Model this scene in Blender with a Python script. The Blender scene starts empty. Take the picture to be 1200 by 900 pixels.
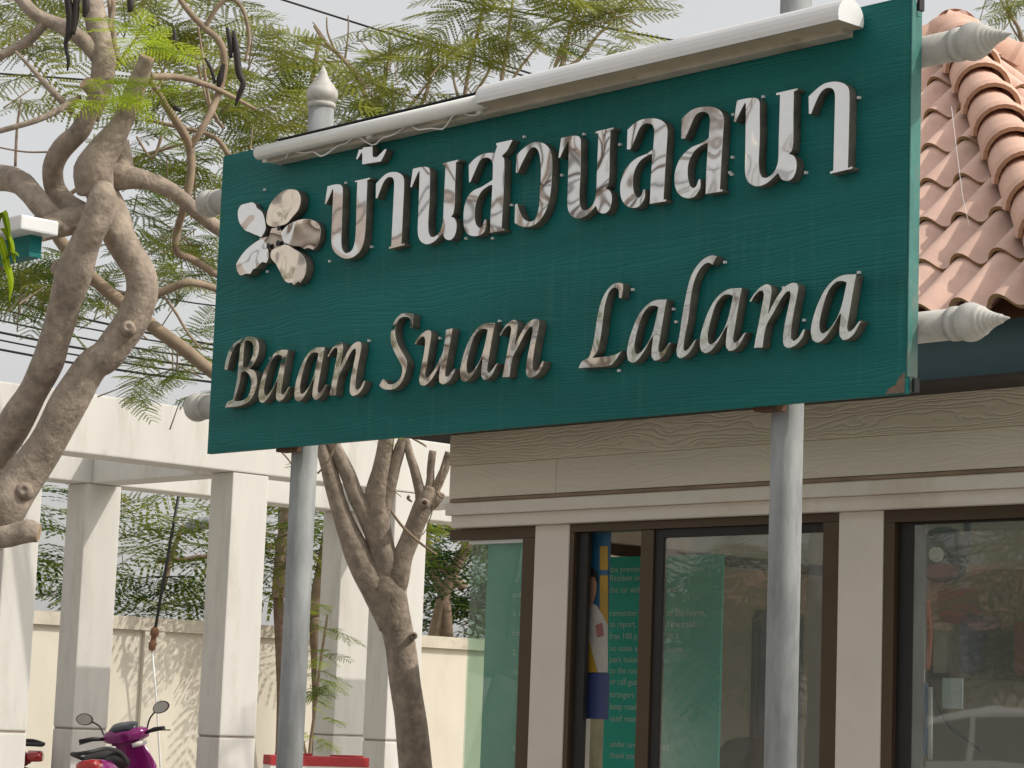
import bpy, bmesh, math, random
from math import sin, cos, pi, radians, atan2, sqrt, floor
from mathutils import Vector, Matrix, noise
random.seed(7)
sc = bpy.context.scene
COL = sc.collection
V = Vector
# ------------------------------------------------------------------ camera
FPX, PITCH, ROLL, YAW = 2780.0, .136762, .036842, .809503
CAM = V((0, 0, 1.25))
F_ = V((-sin(YAW)*cos(PITCH), cos(YAW)*cos(PITCH), sin(PITCH)))
R0 = V((cos(YAW), sin(YAW), 0)); U0 = R0.cross(F_)
R_ = R0*cos(ROLL) + U0*sin(ROLL); U_ = U0*cos(ROLL) - R0*sin(ROLL)
cam = bpy.data.cameras.new('camera'); cob = bpy.data.objects.new('camera', cam); COL.objects.link(cob)
cam.sensor_width = 36; cam.lens = 36*FPX/1200; cam.clip_start = .1; cam.clip_end = 3000
M3 = Matrix((R_, U_, -F_)).transposed(); cob.matrix_world = Matrix.Translation(CAM) @ M3.to_4x4()
sc.camera = cob
def ray(x, y): return F_ + R_*((x-600)/FPX) + U_*((450-y)/FPX)
def atY(x, y, Y): d = ray(x, y); return CAM + d*(Y/d.y)
def atX(x, y, X): d = ray(x, y); return CAM + d*(X/d.x)
def atD(x, y, D): return CAM + ray(x, y)*D
# ------------------------------------------------------------------ light
SUN = V((.605, .385, .697)).normalized()
w = bpy.data.worlds.new('World'); sc.world = w; w.use_nodes = True
nt = w.node_tree; bg = nt.nodes['Background']
sky = nt.nodes.new('ShaderNodeTexSky'); sky.sky_type = 'NISHITA'; sky.sun_disc = False
sky.sun_elevation = math.asin(SUN.z); sky.sun_rotation = atan2(SUN.x, SUN.y)
sky.dust_density = 6.0; sky.air_density = 1.0; sky.ozone_density = 1.0; sky.altitude = 0
hs = nt.nodes.new('ShaderNodeHueSaturation'); hs.inputs['Saturation'].default_value = .3
nt.links.new(sky.outputs[0], hs.inputs['Color']); nt.links.new(hs.outputs[0], bg.inputs[0])
bg.inputs[1].default_value = .1
veil = nt.nodes.new('ShaderNodeBackground'); veil.inputs[0].default_value = (1, .985, .955, 1); veil.inputs[1].default_value = .5   # white heat haze over the whole sky
asd = nt.nodes.new('ShaderNodeAddShader'); nt.links.new(bg.outputs[0], asd.inputs[0]); nt.links.new(veil.outputs[0], asd.inputs[1])
nt.links.new(asd.outputs[0], nt.nodes['World Output'].inputs[0])
sl = bpy.data.lights.new('sun', 'SUN'); sl.energy = 2.7; sl.angle = radians(.5); sl.color = (1, .94, .84)
so = bpy.data.objects.new('sun', sl); COL.objects.link(so)
so.rotation_euler = (-SUN).to_track_quat('-Z', 'Y').to_euler(); so.location = (10, 8, 20)
sc.view_settings.view_transform = 'Standard'; sc.view_settings.look = 'None'
sc.view_settings.exposure = -.15; sc.view_settings.gamma = 1
# ------------------------------------------------------------------ materials
MATS = {}
def mat(name, col, rough=.6, metal=0, var=.12, scale=6, stretch=(1, 1, 1), bump=0, bscale=40, spec=.4, stain=None, stain_amt=.0, stain_scale=2, bdist=.004, coat=0, objvar=0):
    if name in MATS: return MATS[name]
    m = bpy.data.materials.new(name); m.use_nodes = True; MATS[name] = m
    n = m.node_tree.nodes; l = m.node_tree.links; b = n['Principled BSDF']
    b.inputs['Roughness'].default_value = rough; b.inputs['Metallic'].default_value = metal
    b.inputs['Specular IOR Level'].default_value = spec; b.inputs['Coat Weight'].default_value = coat
    tc = n.new('ShaderNodeTexCoord'); mp = n.new('ShaderNodeMapping'); mp.inputs['Scale'].default_value = stretch
    l.new(tc.outputs['Object'], mp.inputs[0])
    nz = n.new('ShaderNodeTexNoise'); nz.inputs['Scale'].default_value = scale; nz.inputs['Detail'].default_value = 6
    nz.inputs['Roughness'].default_value = .65; l.new(mp.outputs[0], nz.inputs['Vector'])
    rp = n.new('ShaderNodeValToRGB'); e = rp.color_ramp.elements
    e[0].position = .3; e[1].position = .7
    e[0].color = (*[max(0, c*(1-var)) for c in col], 1); e[1].color = (*[min(1, c*(1+var)) for c in col], 1)
    l.new(nz.outputs['Fac'], rp.inputs[0]); out = rp.outputs[0]
    if stain:
        n2 = n.new('ShaderNodeTexNoise'); n2.inputs['Scale'].default_value = stain_scale; n2.inputs['Detail'].default_value = 8
        n2.inputs['Roughness'].default_value = .7
        l.new(mp.outputs[0], n2.inputs['Vector'])
        r2 = n.new('ShaderNodeValToRGB'); r2.color_ramp.elements[0].position = .52; r2.color_ramp.elements[1].position = .72
        r2.color_ramp.elements[1].color = (stain_amt,)*3 + (1,)
        l.new(n2.outputs['Fac'], r2.inputs[0])
        mx = n.new('ShaderNodeMix'); mx.data_type = 'RGBA'; l.new(r2.outputs[0], mx.inputs['Factor'])
        l.new(out, mx.inputs[6]); mx.inputs[7].default_value = (*stain, 1); out = mx.outputs[2]
    if objvar:
        oi = n.new('ShaderNodeObjectInfo'); mr = n.new('ShaderNodeMapRange'); mr.inputs[3].default_value = 1-objvar; mr.inputs[4].default_value = 1+objvar*.7
        l.new(oi.outputs['Random'], mr.inputs[0]); hv = n.new('ShaderNodeHueSaturation'); l.new(mr.outputs[0], hv.inputs['Value']); l.new(out, hv.inputs['Color']); out = hv.outputs[0]
    l.new(out, b.inputs['Base Color'])
    if bump:
        n3 = n.new('ShaderNodeTexNoise'); n3.inputs['Scale'].default_value = bscale; n3.inputs['Detail'].default_value = 5
        l.new(mp.outputs[0], n3.inputs['Vector'])
        bp = n.new('ShaderNodeBump'); bp.inputs['Strength'].default_value = bump; bp.inputs['Distance'].default_value = bdist
        l.new(n3.outputs['Fac'], bp.inputs['Height']); l.new(bp.outputs[0], b.inputs['Normal'])
    return m
def grain_mat(name, col, rough, strength, spec=.35, var=.12, wscale=26, dist=9, scr=None, dens=(.12, 1, 1)):
    """painted fibre-cement board with pressed wood grain running along X"""
    m = bpy.data.materials.new(name); m.use_nodes = True; MATS[name] = m
    n = m.node_tree.nodes; l = m.node_tree.links; b = n['Principled BSDF']
    b.inputs['Roughness'].default_value = rough; b.inputs['Specular IOR Level'].default_value = spec
    tc = n.new('ShaderNodeTexCoord'); mp = n.new('ShaderNodeMapping'); mp.inputs['Scale'].default_value = dens
    l.new(tc.outputs['Object'], mp.inputs[0])
    nd = n.new('ShaderNodeTexNoise'); nd.inputs['Scale'].default_value = 4.5; nd.inputs['Detail'].default_value = 3
    l.new(mp.outputs[0], nd.inputs['Vector'])
    mm = n.new('ShaderNodeVectorMath'); mm.operation = 'MULTIPLY_ADD'; mm.inputs[1].default_value = (.0, .0, .16*dist/9)
    l.new(nd.outputs['Color'], mm.inputs[0]); l.new(mp.outputs[0], mm.inputs[2])
    wv = n.new('ShaderNodeTexWave'); wv.wave_type = 'BANDS'; wv.bands_direction = 'Z'; wv.inputs['Scale'].default_value = wscale
    wv.inputs['Distortion'].default_value = dist*.35; wv.inputs['Detail'].default_value = 3; wv.inputs['Detail Scale'].default_value = 2.0
    l.new(mm.outputs[0], wv.inputs['Vector'])
    n2 = n.new('ShaderNodeTexNoise'); n2.inputs['Scale'].default_value = 5; n2.inputs['Detail'].default_value = 7
    l.new(mp.outputs[0], n2.inputs['Vector'])
    rp = n.new('ShaderNodeValToRGB'); e = rp.color_ramp.elements; e[0].position = .3; e[1].position = .7
    e[0].color = (*[c*(1-var) for c in col], 1); e[1].color = (*[c*(1+var) for c in col], 1)
    l.new(n2.outputs['Fac'], rp.inputs[0]); out = rp.outputs[0]
    if scr:
        m3 = n.new('ShaderNodeMapping'); m3.inputs['Scale'].default_value = (.5, 1, 9); m3.inputs['Rotation'].default_value = (0, .05, 0)
        l.new(tc.outputs['Object'], m3.inputs[0])
        n4 = n.new('ShaderNodeTexNoise'); n4.inputs['Scale'].default_value = 3; n4.inputs['Detail'].default_value = 9; n4.inputs['Roughness'].default_value = .75
        l.new(m3.outputs[0], n4.inputs['Vector'])
        r4 = n.new('ShaderNodeValToRGB'); r4.color_ramp.elements[0].position = .6; r4.color_ramp.elements[1].position = .82
        r4.color_ramp.elements[1].color = (.3,)*3 + (1,)
        l.new(n4.outputs['Fac'], r4.inputs[0])
        mx = n.new('ShaderNodeMix'); mx.data_type = 'RGBA'; l.new(r4.outputs[0], mx.inputs['Factor'])
        l.new(out, mx.inputs[6]); mx.inputs[7].default_value = (*scr, 1); out = mx.outputs[2]
        m5 = n.new('ShaderNodeMapping'); m5.inputs['Scale'].default_value = (13, 1, .9); l.new(tc.outputs['Object'], m5.inputs[0])
        n5 = n.new('ShaderNodeTexNoise'); n5.inputs['Scale'].default_value = 2; n5.inputs['Detail'].default_value = 6; l.new(m5.outputs[0], n5.inputs['Vector'])
        r5 = n.new('ShaderNodeValToRGB'); r5.color_ramp.elements[0].position = .55; r5.color_ramp.elements[1].position = .8; r5.color_ramp.elements[1].color = (.22,)*3 + (1,)
        l.new(n5.outputs['Fac'], r5.inputs[0]); m6 = n.new('ShaderNodeMix'); m6.data_type = 'RGBA'; l.new(r5.outputs[0], m6.inputs['Factor'])
        l.new(out, m6.inputs[6]); m6.inputs[7].default_value = (*scr, 1); out = m6.outputs[2]
    l.new(out, b.inputs['Base Color'])
    pw = n.new('ShaderNodeMath'); pw.operation = 'POWER'; pw.inputs[1].default_value = 3; l.new(wv.outputs['Fac'], pw.inputs[0])
    bp = n.new('ShaderNodeBump'); bp.inputs['Strength'].default_value = strength; bp.inputs['Distance'].default_value = .006
    bp.invert = True
    l.new(pw.outputs[0], bp.inputs['Height']); l.new(bp.outputs[0], b.inputs['Normal'])
    return m
def leaf_mat(name, col, trans):
    m = bpy.data.materials.new(name); m.use_nodes = True; MATS[name] = m
    n = m.node_tree.nodes; l = m.node_tree.links; out = n['Material Output']; n.remove(n['Principled BSDF'])
    oi = n.new('ShaderNodeObjectInfo'); nz = n.new('ShaderNodeTexNoise'); nz.inputs['Scale'].default_value = 2.2
    ge = n.new('ShaderNodeNewGeometry'); l.new(ge.outputs['Position'], nz.inputs['Vector'])
    ad = n.new('ShaderNodeMath'); ad.operation = 'ADD'; l.new(oi.outputs['Random'], ad.inputs[0]); l.new(nz.outputs['Fac'], ad.inputs[1])
    def ramp(c, a, b2):
        r = n.new('ShaderNodeValToRGB'); e = r.color_ramp.elements; e[0].position = .35; e[1].position = 1.25 if False else 1.0
        e[0].color = (*[x*a for x in c], 1); e[1].color = (c[0]*b2*1.1, c[1]*b2, c[2]*b2*.8, 1)
        hf = n.new('ShaderNodeMath'); hf.operation = 'MULTIPLY'; hf.inputs[1].default_value = .72; l.new(ad.outputs[0], hf.inputs[0])
        l.new(hf.outputs[0], r.inputs[0]); return r
    d = n.new('ShaderNodeBsdfDiffuse'); t = n.new('ShaderNodeBsdfTranslucent')
    l.new(ramp(col, .65, 1.45).outputs[0], d.inputs[0]); l.new(ramp(trans, .65, 1.45).outputs[0], t.inputs[0])
    mx = n.new('ShaderNodeMixShader'); mx.inputs[0].default_value = .5
    l.new(d.outputs[0], mx.inputs[1]); l.new(t.outputs[0], mx.inputs[2]); l.new(mx.outputs[0], out.inputs[0])
    return m
def glass_mat(name, tint=(.93, .97, .95), fac=.14):
    m = bpy.data.materials.new(name); m.use_nodes = True; MATS[name] = m
    n = m.node_tree.nodes; l = m.node_tree.links; out = n['Material Output']; n.remove(n['Principled BSDF'])
    t = n.new('ShaderNodeBsdfTransparent'); t.inputs[0].default_value = (*tint, 1)
    g = n.new('ShaderNodeBsdfGlossy'); g.inputs['Roughness'].default_value = .012
    lw = n.new('ShaderNodeFresnel'); lw.inputs[0].default_value = 1.5
    nz = n.new('ShaderNodeTexNoise'); nz.inputs['Scale'].default_value = 1.6
    tc = n.new('ShaderNodeTexCoord'); l.new(tc.outputs['Object'], nz.inputs['Vector'])
    bp = n.new('ShaderNodeBump'); bp.inputs['Strength'].default_value = .25; bp.inputs['Distance'].default_value = .006
    l.new(nz.outputs['Fac'], bp.inputs['Height']); l.new(bp.outputs[0], g.inputs['Normal'])
    ad = n.new('ShaderNodeMath'); ad.operation = 'ADD'; ad.inputs[1].default_value = fac; l.new(lw.outputs[0], ad.inputs[0])
    ge = n.new('ShaderNodeNewGeometry'); fr = n.new('ShaderNodeMath'); fr.operation = 'SUBTRACT'; fr.inputs[0].default_value = 1; l.new(ge.outputs['Backfacing'], fr.inputs[1])
    mu = n.new('ShaderNodeMath'); mu.operation = 'MULTIPLY'; l.new(ad.outputs[0], mu.inputs[0]); l.new(fr.outputs[0], mu.inputs[1])
    mx = n.new('ShaderNodeMixShader'); l.new(mu.outputs[0], mx.inputs[0]); l.new(t.outputs[0], mx.inputs[1]); l.new(g.outputs[0], mx.inputs[2])
    d = n.new('ShaderNodeBsdfDiffuse'); d.inputs[0].default_value = (.5, .5, .47, 1)       # a film of dust
    m2 = n.new('ShaderNodeMixShader'); m2.inputs[0].default_value = .1; l.new(mx.outputs[0], m2.inputs[1]); l.new(d.outputs[0], m2.inputs[2])
    l.new(m2.outputs[0], out.inputs[0]); return m
def steel_mat(name, wav, wsc, col=(.74, .72, .69), rough=.05):
    m = bpy.data.materials.new(name); m.use_nodes = True; MATS[name] = m
    n = m.node_tree.nodes; l = m.node_tree.links; b = n['Principled BSDF']
    b.inputs['Metallic'].default_value = 1; b.inputs['Roughness'].default_value = rough
    tc = n.new('ShaderNodeNewGeometry')
    nz = n.new('ShaderNodeTexNoise'); nz.inputs['Scale'].default_value = wsc; nz.inputs['Detail'].default_value = .6
    l.new(tc.outputs['Position'], nz.inputs['Vector'])
    bp = n.new('ShaderNodeBump'); bp.inputs['Strength'].default_value = 1; bp.inputs['Distance'].default_value = wav
    l.new(nz.outputs['Fac'], bp.inputs['Height']); l.new(bp.outputs[0], b.inputs['Normal'])
    n2 = n.new('ShaderNodeTexNoise'); n2.inputs['Scale'].default_value = 30; n2.inputs['Detail'].default_value = 5
    l.new(tc.outputs['Position'], n2.inputs['Vector'])
    rp = n.new('ShaderNodeValToRGB'); e = rp.color_ramp.elements; e[0].position = .3; e[1].position = .75
    e[0].color = (*[c*.94 for c in col], 1); e[1].color = (*col, 1)
    l.new(n2.outputs['Fac'], rp.inputs[0]); l.new(rp.outputs[0], b.inputs['Base Color'])
    return m
TEAL = grain_mat('teal_board_paint', (.010, .135, .125), .5, .28, spec=.16, scr=(.11, .24, .22), wscale=30, dist=12, var=.22)
TEALE = mat('teal_edge_paint', (.055, .2, .175), .5, var=.25, scale=9, stain=(.22, .2, .17), stain_amt=.7, stain_scale=3)
STEEL = steel_mat('polished_steel_thai', .008, 4.5, (.7, .68, .65), .035)
STEEL2 = steel_mat('polished_steel_latin', .009, 8.0, (.57, .56, .52), .06)
STEELP = steel_mat('polished_steel_petals', .008, 7.0, (.76, .73, .69), .04)
GALV = mat('galvanised_steel', (.27, .28, .28), .7, 0, var=.35, scale=11, stretch=(1, 1, .2), bump=.2, bscale=60, stain=(.42, .43, .42), stain_amt=.8, stain_scale=5, spec=.3)
GALVW = mat('pale_painted_pipe', (.5, .485, .445), .55, 0, var=.18, scale=9, bump=.2, bscale=35, stain=(.24, .2, .15), stain_amt=.75, stain_scale=7)
RUST = mat('rusty_bracket', (.12, .06, .035), .8, .2, var=.4, scale=30)
CHIP = mat('chipped_board_core', (.2, .14, .1), .9, var=.3, scale=40)
WPLAST = mat('aged_white_plastic', (.76, .76, .75), .35, var=.05, scale=5, stain=(.55, .51, .44), stain_amt=.5, stain_scale=2.5)
CREAMP = mat('yellowed_channel', (.5, .43, .32), .5, var=.15, scale=6)
TUBEM = mat('fluorescent_tube_glass', (.8, .8, .76), .2, var=.03)
BLACK = mat('black_rubber', (.02, .02, .02), .55, var=.3)
WALLW = mat('booth_wall_paint', (.72, .655, .58), .7, var=.05, scale=3, bump=.12, bscale=25, stain=(.5, .43, .34), stain_amt=.55, stain_scale=1.6)
SIDING = grain_mat('booth_siding_paint', (.63, .55, .435), .6, .36, wscale=24, dist=15, var=.09, dens=(.2, 1, 1))
SIDING2 = grain_mat('booth_siding_paint_smooth', (.66, .59, .485), .6, .22, wscale=19, dist=20, var=.07, dens=(.16, 1, 1))
BRONZE = mat('bronze_aluminium', (.085, .058, .035), .4, .35, var=.1, scale=3)
DARKF = mat('dark_rail_gasket', (.018, .016, .015), .5, var=.2)  # near-black inner stiles, rails and seals of the windows
FASCIA = mat('slate_teal_fascia_paint', (.075, .125, .145), .5, var=.2, scale=2, stretch=(.3, 1, 1), bump=.1, bscale=10)
FASCB = mat('brown_drip_board', (.2, .1, .055), .75, var=.35, scale=8, stretch=(.3, 1, 1))
TILE = mat('terracotta_tile', (.68, .455, .37), .8, var=.13, scale=5, bump=.2, bscale=45, stain=(.42, .3, .24), stain_amt=.65, stain_scale=4, objvar=.14)
TILEB = mat('tile_butt_lichen', (.3, .19, .09), .9, var=.4, scale=18, bump=.3, bscale=60)
RIDGET = mat('terracotta_hip_tile', (.68, .43, .33), .8, var=.13, scale=5, bump=.2, bscale=40, stain=(.45, .33, .26), stain_amt=.65, stain_scale=5, objvar=.12)
GLASS = glass_mat('window_glass', fac=.085)
GLASSL = glass_mat('clear_corner_glass', (.86, .95, .9), .05)
CONC = mat('white_limewashed_concrete', (.62, .605, .565), .8, var=.06, scale=3, bump=.15, bscale=18, stain=(.4, .37, .32), stain_amt=.7, stain_scale=2.2, stretch=(1, 1, .22))
CONCD = mat('dado_groove', (.3, .26, .22), .9, var=.2)
BWALL = mat('cream_boundary_render', (.62, .575, .485), .85, var=.06, scale=1.5, bump=.2, bscale=14, stain=(.46, .4, .31), stain_amt=.6, stain_scale=.8, stretch=(1, 1, .5))
BCOPE = mat('boundary_coping', (.55, .5, .41), .85, var=.15, scale=5, stain=(.3, .26, .2), stain_amt=.7, stain_scale=4)
BARK = mat('grey_brown_bark', (.33, .27, .215), .92, var=.32, scale=16, bump=.9, bscale=34, stain=(.12, .095, .075), stain_amt=.75, stain_scale=7, bdist=.009)
BARK2 = mat('dark_brown_bark', (.2, .14, .1), .9, var=.3, scale=10, bump=.6, bscale=30, bdist=.01)
TWIG = mat('twig_bark', (.3, .23, .16), .9, var=.25, scale=12)
CUT = mat('sawn_wood', (.42, .3, .19), .85, var=.25, scale=25)
POD = mat('dry_seed_pod', (.035, .027, .025), .6, var=.3)
LEAF1 = leaf_mat('olive_feather_leaf', (.12, .14, .036), (.215, .25, .055))
LEAF2 = leaf_mat('mid_green_leaf', (.075, .12, .028), (.14, .21, .04))
LEAF3 = leaf_mat('young_lime_leaf', (.2, .3, .03), (.38, .5, .05))
LEAF4 = leaf_mat('deep_green_leaf', (.03, .065, .025), (.04, .085, .025))
# ------------------------------------------------------------------ mesh helpers
class MB:
    def __init__(s): s.v = []; s.f = []; s.mi = []; s.sm = []
    def face(s, pts, mi=0, smooth=False):
        b = len(s.v); s.v += [tuple(p) for p in pts]; s.f.append(tuple(range(b, b+len(pts)))); s.mi.append(mi); s.sm.append(smooth)
    def box(s, a, b, mi=0):
        x0, y0, z0 = [min(p, q) for p, q in zip(a, b)]; x1, y1, z1 = [max(p, q) for p, q in zip(a, b)]
        k = len(s.v)
        s.v += [(x0, y0, z0), (x1, y0, z0), (x1, y1, z0), (x0, y1, z0), (x0, y0, z1), (x1, y0, z1), (x1, y1, z1), (x0, y1, z1)]
        for q in ((0, 3, 2, 1), (4, 5, 6, 7), (0, 1, 5, 4), (1, 2, 6, 5), (2, 3, 7, 6), (3, 0, 4, 7)):
            s.f.append(tuple(k+i for i in q)); s.mi.append(mi); s.sm.append(False)
        return s
    def tube(s, pts, rad, n=10, caps=True, mi=0, capmi=None, wob=0):
        pts = [V(p) for p in pts]
        if not hasattr(rad, '__len__'): rad = [rad]*len(pts)
        k = len(s.v); t0 = (pts[1]-pts[0]).normalized()
        up = V((0, 0, 1)) if abs(t0.z) < .9 else V((1, 0, 0))
        nx = t0.cross(up).normalized()
        for i, p in enumerate(pts):
            t = (pts[min(i+1, len(pts)-1)]-pts[max(i-1, 0)])
            t = t.normalized() if t.length > 1e-9 else t0
            nx = nx - t*nx.dot(t); nx = nx.normalized() if nx.length > 1e-6 else t.orthogonal().normalized()
            ny = t.cross(nx)
            for j in range(n):
                a = 2*pi*j/n; d = nx*cos(a)+ny*sin(a); r = rad[i]
                if wob: r *= 1+wob*noise.noise((p+d*r*2)*(0.5/max(rad[0], .02)))
                s.v.append(tuple(p+d*r))
        for i in range(len(pts)-1):
            for j in range(n):
                a = k+i*n+j; b = k+i*n+(j+1) % n
                s.f.append((a, b, b+n, a+n)); s.mi.append(mi); s.sm.append(True)
        if caps:
            cm = mi if capmi is None else capmi
            s.f.append(tuple(k+j for j in reversed(range(n)))); s.mi.append(mi); s.sm.append(False)
            s.f.append(tuple(k+(len(pts)-1)*n+j for j in range(n))); s.mi.append(cm); s.sm.append(False)
        return s
    def lathe(s, prof, o, ax, n=20, mi=0):
        """prof: (distance along ax, radius)"""
        ax = V(ax).normalized(); o = V(o); nx = ax.orthogonal().normalized(); ny = ax.cross(nx); k = len(s.v)
        for h, r in prof:
            for j in range(n):
                a = 2*pi*j/n; s.v.append(tuple(o+ax*h+(nx*cos(a)+ny*sin(a))*r))
        for i in range(len(prof)-1):
            for j in range(n):
                a = k+i*n+j; b = k+i*n+(j+1) % n
                s.f.append((a, b, b+n, a+n)); s.mi.append(mi); s.sm.append(True)
        s.f.append(tuple(k+j for j in reversed(range(n)))); s.mi.append(mi); s.sm.append(False)
        s.f.append(tuple(k+(len(prof)-1)*n+j for j in range(n))); s.mi.append(mi); s.sm.append(False)
        return s
    def mesh(s, name, mats):
        me = bpy.data.meshes.new(name); me.from_pydata(s.v, [], s.f)
        for m in (mats if isinstance(mats, (list, tuple)) else [mats]): me.materials.append(m)
        me.polygons.foreach_set('material_index', s.mi); me.polygons.foreach_set('use_smooth', s.sm); me.update()
        return me
    def build(s, name, mats, parent=None, org=None, bevel=0):
        if org is not None:
            org = V(org); s.v = [tuple(V(p)-org) for p in s.v]
        me = s.mesh(name, mats)
        if bevel:
            bm = bmesh.new(); bm.from_mesh(me); bmesh.ops.remove_doubles(bm, verts=bm.verts, dist=1e-6)
            es = [e for e in bm.edges if len(e.link_faces) == 2 and e.calc_face_angle(0) > .7]
            bmesh.ops.bevel(bm, geom=es, offset=bevel, segments=2, affect='EDGES', profile=.6, clamp_overlap=True)
            bm.to_mesh(me); bm.free()
        o = bpy.data.objects.new(name, me); COL.objects.link(o)
        if org is not None: o.location = org
        if parent: adopt(o, parent)
        return o
def wloc(p):
    l = p.location.copy()
    return l if p.parent is None else l + wloc(p.parent)
def adopt(o, parent):
    """all thing roots and parts are unrotated, so keeping the place is a plain subtraction"""
    if parent.rotation_euler.z or (parent.parent and parent.parent.rotation_euler.z):
        o.parent = parent; return
    o.location = o.location - wloc(parent); o.parent = parent
def link(name, me, parent=None, loc=(0, 0, 0)):
    o = bpy.data.objects.new(name, me); COL.objects.link(o); o.location = loc
    if parent: adopt(o, parent)
    return o
def thing(name, label, cat, loc=(0, 0, 0), rz=0, group=None):
    o = bpy.data.objects.new(name, None); COL.objects.link(o); o.location = loc; o.rotation_euler.z = rz
    o.empty_display_size = .2
    return tag(o, label, cat, group)
def tag(o, label, cat, group=None):
    o['label'] = label; o['category'] = cat
    if group: o['group'] = group
    return o
def struct(o): o['kind'] = 'structure'; return o
def cr(pts, n=4):
    """Catmull-Rom through points of any dimension"""
    P = [tuple(p) for p in pts]; out = []
    for i in range(len(P)-1):
        p0 = P[max(i-1, 0)]; p1 = P[i]; p2 = P[i+1]; p3 = P[min(i+2, len(P)-1)]
        for k in range(n):
            t = k/n
            out.append(tuple(.5*((2*b)+(-a+c)*t+(2*a-5*b+4*c-d)*t*t+(-a+3*b-3*c+d)*t**3) for a, b, c, d in zip(p0, p1, p2, p3)))
    out.append(P[-1]); return out
def smooth_poly(P, n=4, corner=50):
    """closed outline: Catmull-Rom, corners sharper than `corner` degrees kept"""
    N = len(P); out = []
    sharp = []
    for i in range(N):
        a = V(P[i])-V(P[i-1]); b = V(P[(i+1) % N])-V(P[i])
        sharp.append(a.length < 1e-9 or b.length < 1e-9 or a.angle(b) > radians(corner))
    for i in range(N):
        p1 = V(P[i]); p2 = V(P[(i+1) % N]); p0 = p1 if sharp[i] else V(P[i-1]); p3 = p2 if sharp[(i+1) % N] else V(P[(i+2) % N])
        if sharp[i]: p0 = p1-(p2-p1)
        if sharp[(i+1) % N]: p3 = p2+(p2-p1)
        L = (p2-p1).length
        m1 = (p2-p0)*.5; m2 = (p3-p1)*.5
        if m1.length > L: m1 *= L/m1.length
        if m2.length > L: m2 *= L/m2.length
        for k in range(n):
            t = k/n
            out.append(p1*(2*t**3-3*t*t+1)+m1*(t**3-2*t*t+t)+p2*(-2*t**3+3*t*t)+m2*(t**3-t*t))
    return out
def plate(loops, depth, bev=.0):
    """filled flat shape with holes, extruded; local x,z with the front at y=0 and the back at y=depth"""
    cu = bpy.data.curves.new('t', 'CURVE'); cu.dimensions = '2D'; cu.fill_mode = 'BOTH'; cu.extrude = depth/2-bev; cu.bevel_depth = bev; cu.bevel_resolution = 1
    cu.offset = -bev
    for lp in loops:
        sp = cu.splines.new('POLY'); sp.points.add(len(lp)-1); sp.use_cyclic_u = True
        for i, p in enumerate(lp): sp.points[i].co = (p[0], p[1], 0, 1)
    ob = bpy.data.objects.new('t', cu); COL.objects.link(ob)
    me = bpy.data.meshes.new_from_object(ob.evaluated_get(bpy.context.evaluated_depsgraph_get()))
    COL.objects.unlink(ob); bpy.data.objects.remove(ob); bpy.data.curves.remove(cu)
    for v in me.vertices:
        x, y, z = v.co; v.co = (x, depth/2-z, y)
    me.materials.clear(); me.update()
    return me
def text_mesh(s, size):
    cu = bpy.data.curves.new('t', 'FONT'); cu.body = s; cu.size = size; cu.fill_mode = 'FRONT' if False else 'BOTH'; cu.extrude = 0; cu.resolution_u = 2
    ob = bpy.data.objects.new('t', cu); COL.objects.link(ob)
    me = bpy.data.meshes.new_from_object(ob.evaluated_get(bpy.context.evaluated_depsgraph_get()))
    COL.objects.unlink(ob); bpy.data.objects.remove(ob); bpy.data.curves.remove(cu)
    for v in me.vertices:
        x, y, z = v.co; v.co = (x, 0, y)
    me.materials.clear(); return me
# ------------------------------------------------------------------ ground
def sheet(name, x0, y0, x1, y1, z, m, n=1):
    b = MB()
    for i in range(n):
        for j in range(n):
            xa = x0+(x1-x0)*i/n; xb = x0+(x1-x0)*(i+1)/n; ya = y0+(y1-y0)*j/n; yb = y0+(y1-y0)*(j+1)/n
            b.face([(xa, ya, z), (xb, ya, z), (xb, yb, z), (xa, yb, z)])
    return struct(b.build(name, m))
sheet('ground', -700, -700, 700, 700, -.02, mat('dry_earth', (.3, .26, .19), .95, var=.25, scale=.6, bump=.3, bscale=6))
sheet('pavement', -24, 5.2, 6, 16, 0, mat('pale_concrete_paving', (.36, .34, .31), .9, var=.12, scale=1.5, bump=.1, bscale=20))
sheet('road', -120, -7, 80, 4.4, -.012, mat('worn_asphalt', (.17, .165, .16), .9, var=.2, scale=3, bump=.2, bscale=60))
kb = MB(); kb.box((-120, 4.4, -.05), (80, 4.58, .1)); struct(kb.build('kerb', CONC))
# ------------------------------------------------------------------ the sign
SY = 5.55
SX0, SX1, SZ0, SZ1 = -7.547, -4.164, 2.207, 3.405
sign = thing('estate_sign', 'large teal board sign with raised steel Thai and English lettering on two grey posts', 'sign', (-5.86, 5.6, 0))
pm = MB()
pm.box((SX0, SY, SZ0), (SX1, SY+.022, SZ1)); panel = pm.build('panel', TEAL, sign, org=(-5.86, SY, 2.8))
pm = MB()
for a, b in (((SX0+.012, SZ0+.012), (SX1-.006, SZ0+.052)), ((SX0+.012, SZ1-.052), (SX1-.006, SZ1-.012)), ((SX0+.012, SZ0+.054), (SX0+.052, SZ1-.054)), ((SX1-.046, SZ0+.054), (SX1-.006, SZ1-.054))):
    pm.box((a[0], SY+.024, a[1]), (b[0], SY+.066, b[1]))
pm.build('back_frame', TEALE, sign)
eb = MB(); eb.box((SX1+.001, SY+.002, SZ0+.05), (SX1+.006, SY+.021, SZ1)); eb.build('edge_strip', TEALE, sign)
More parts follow.
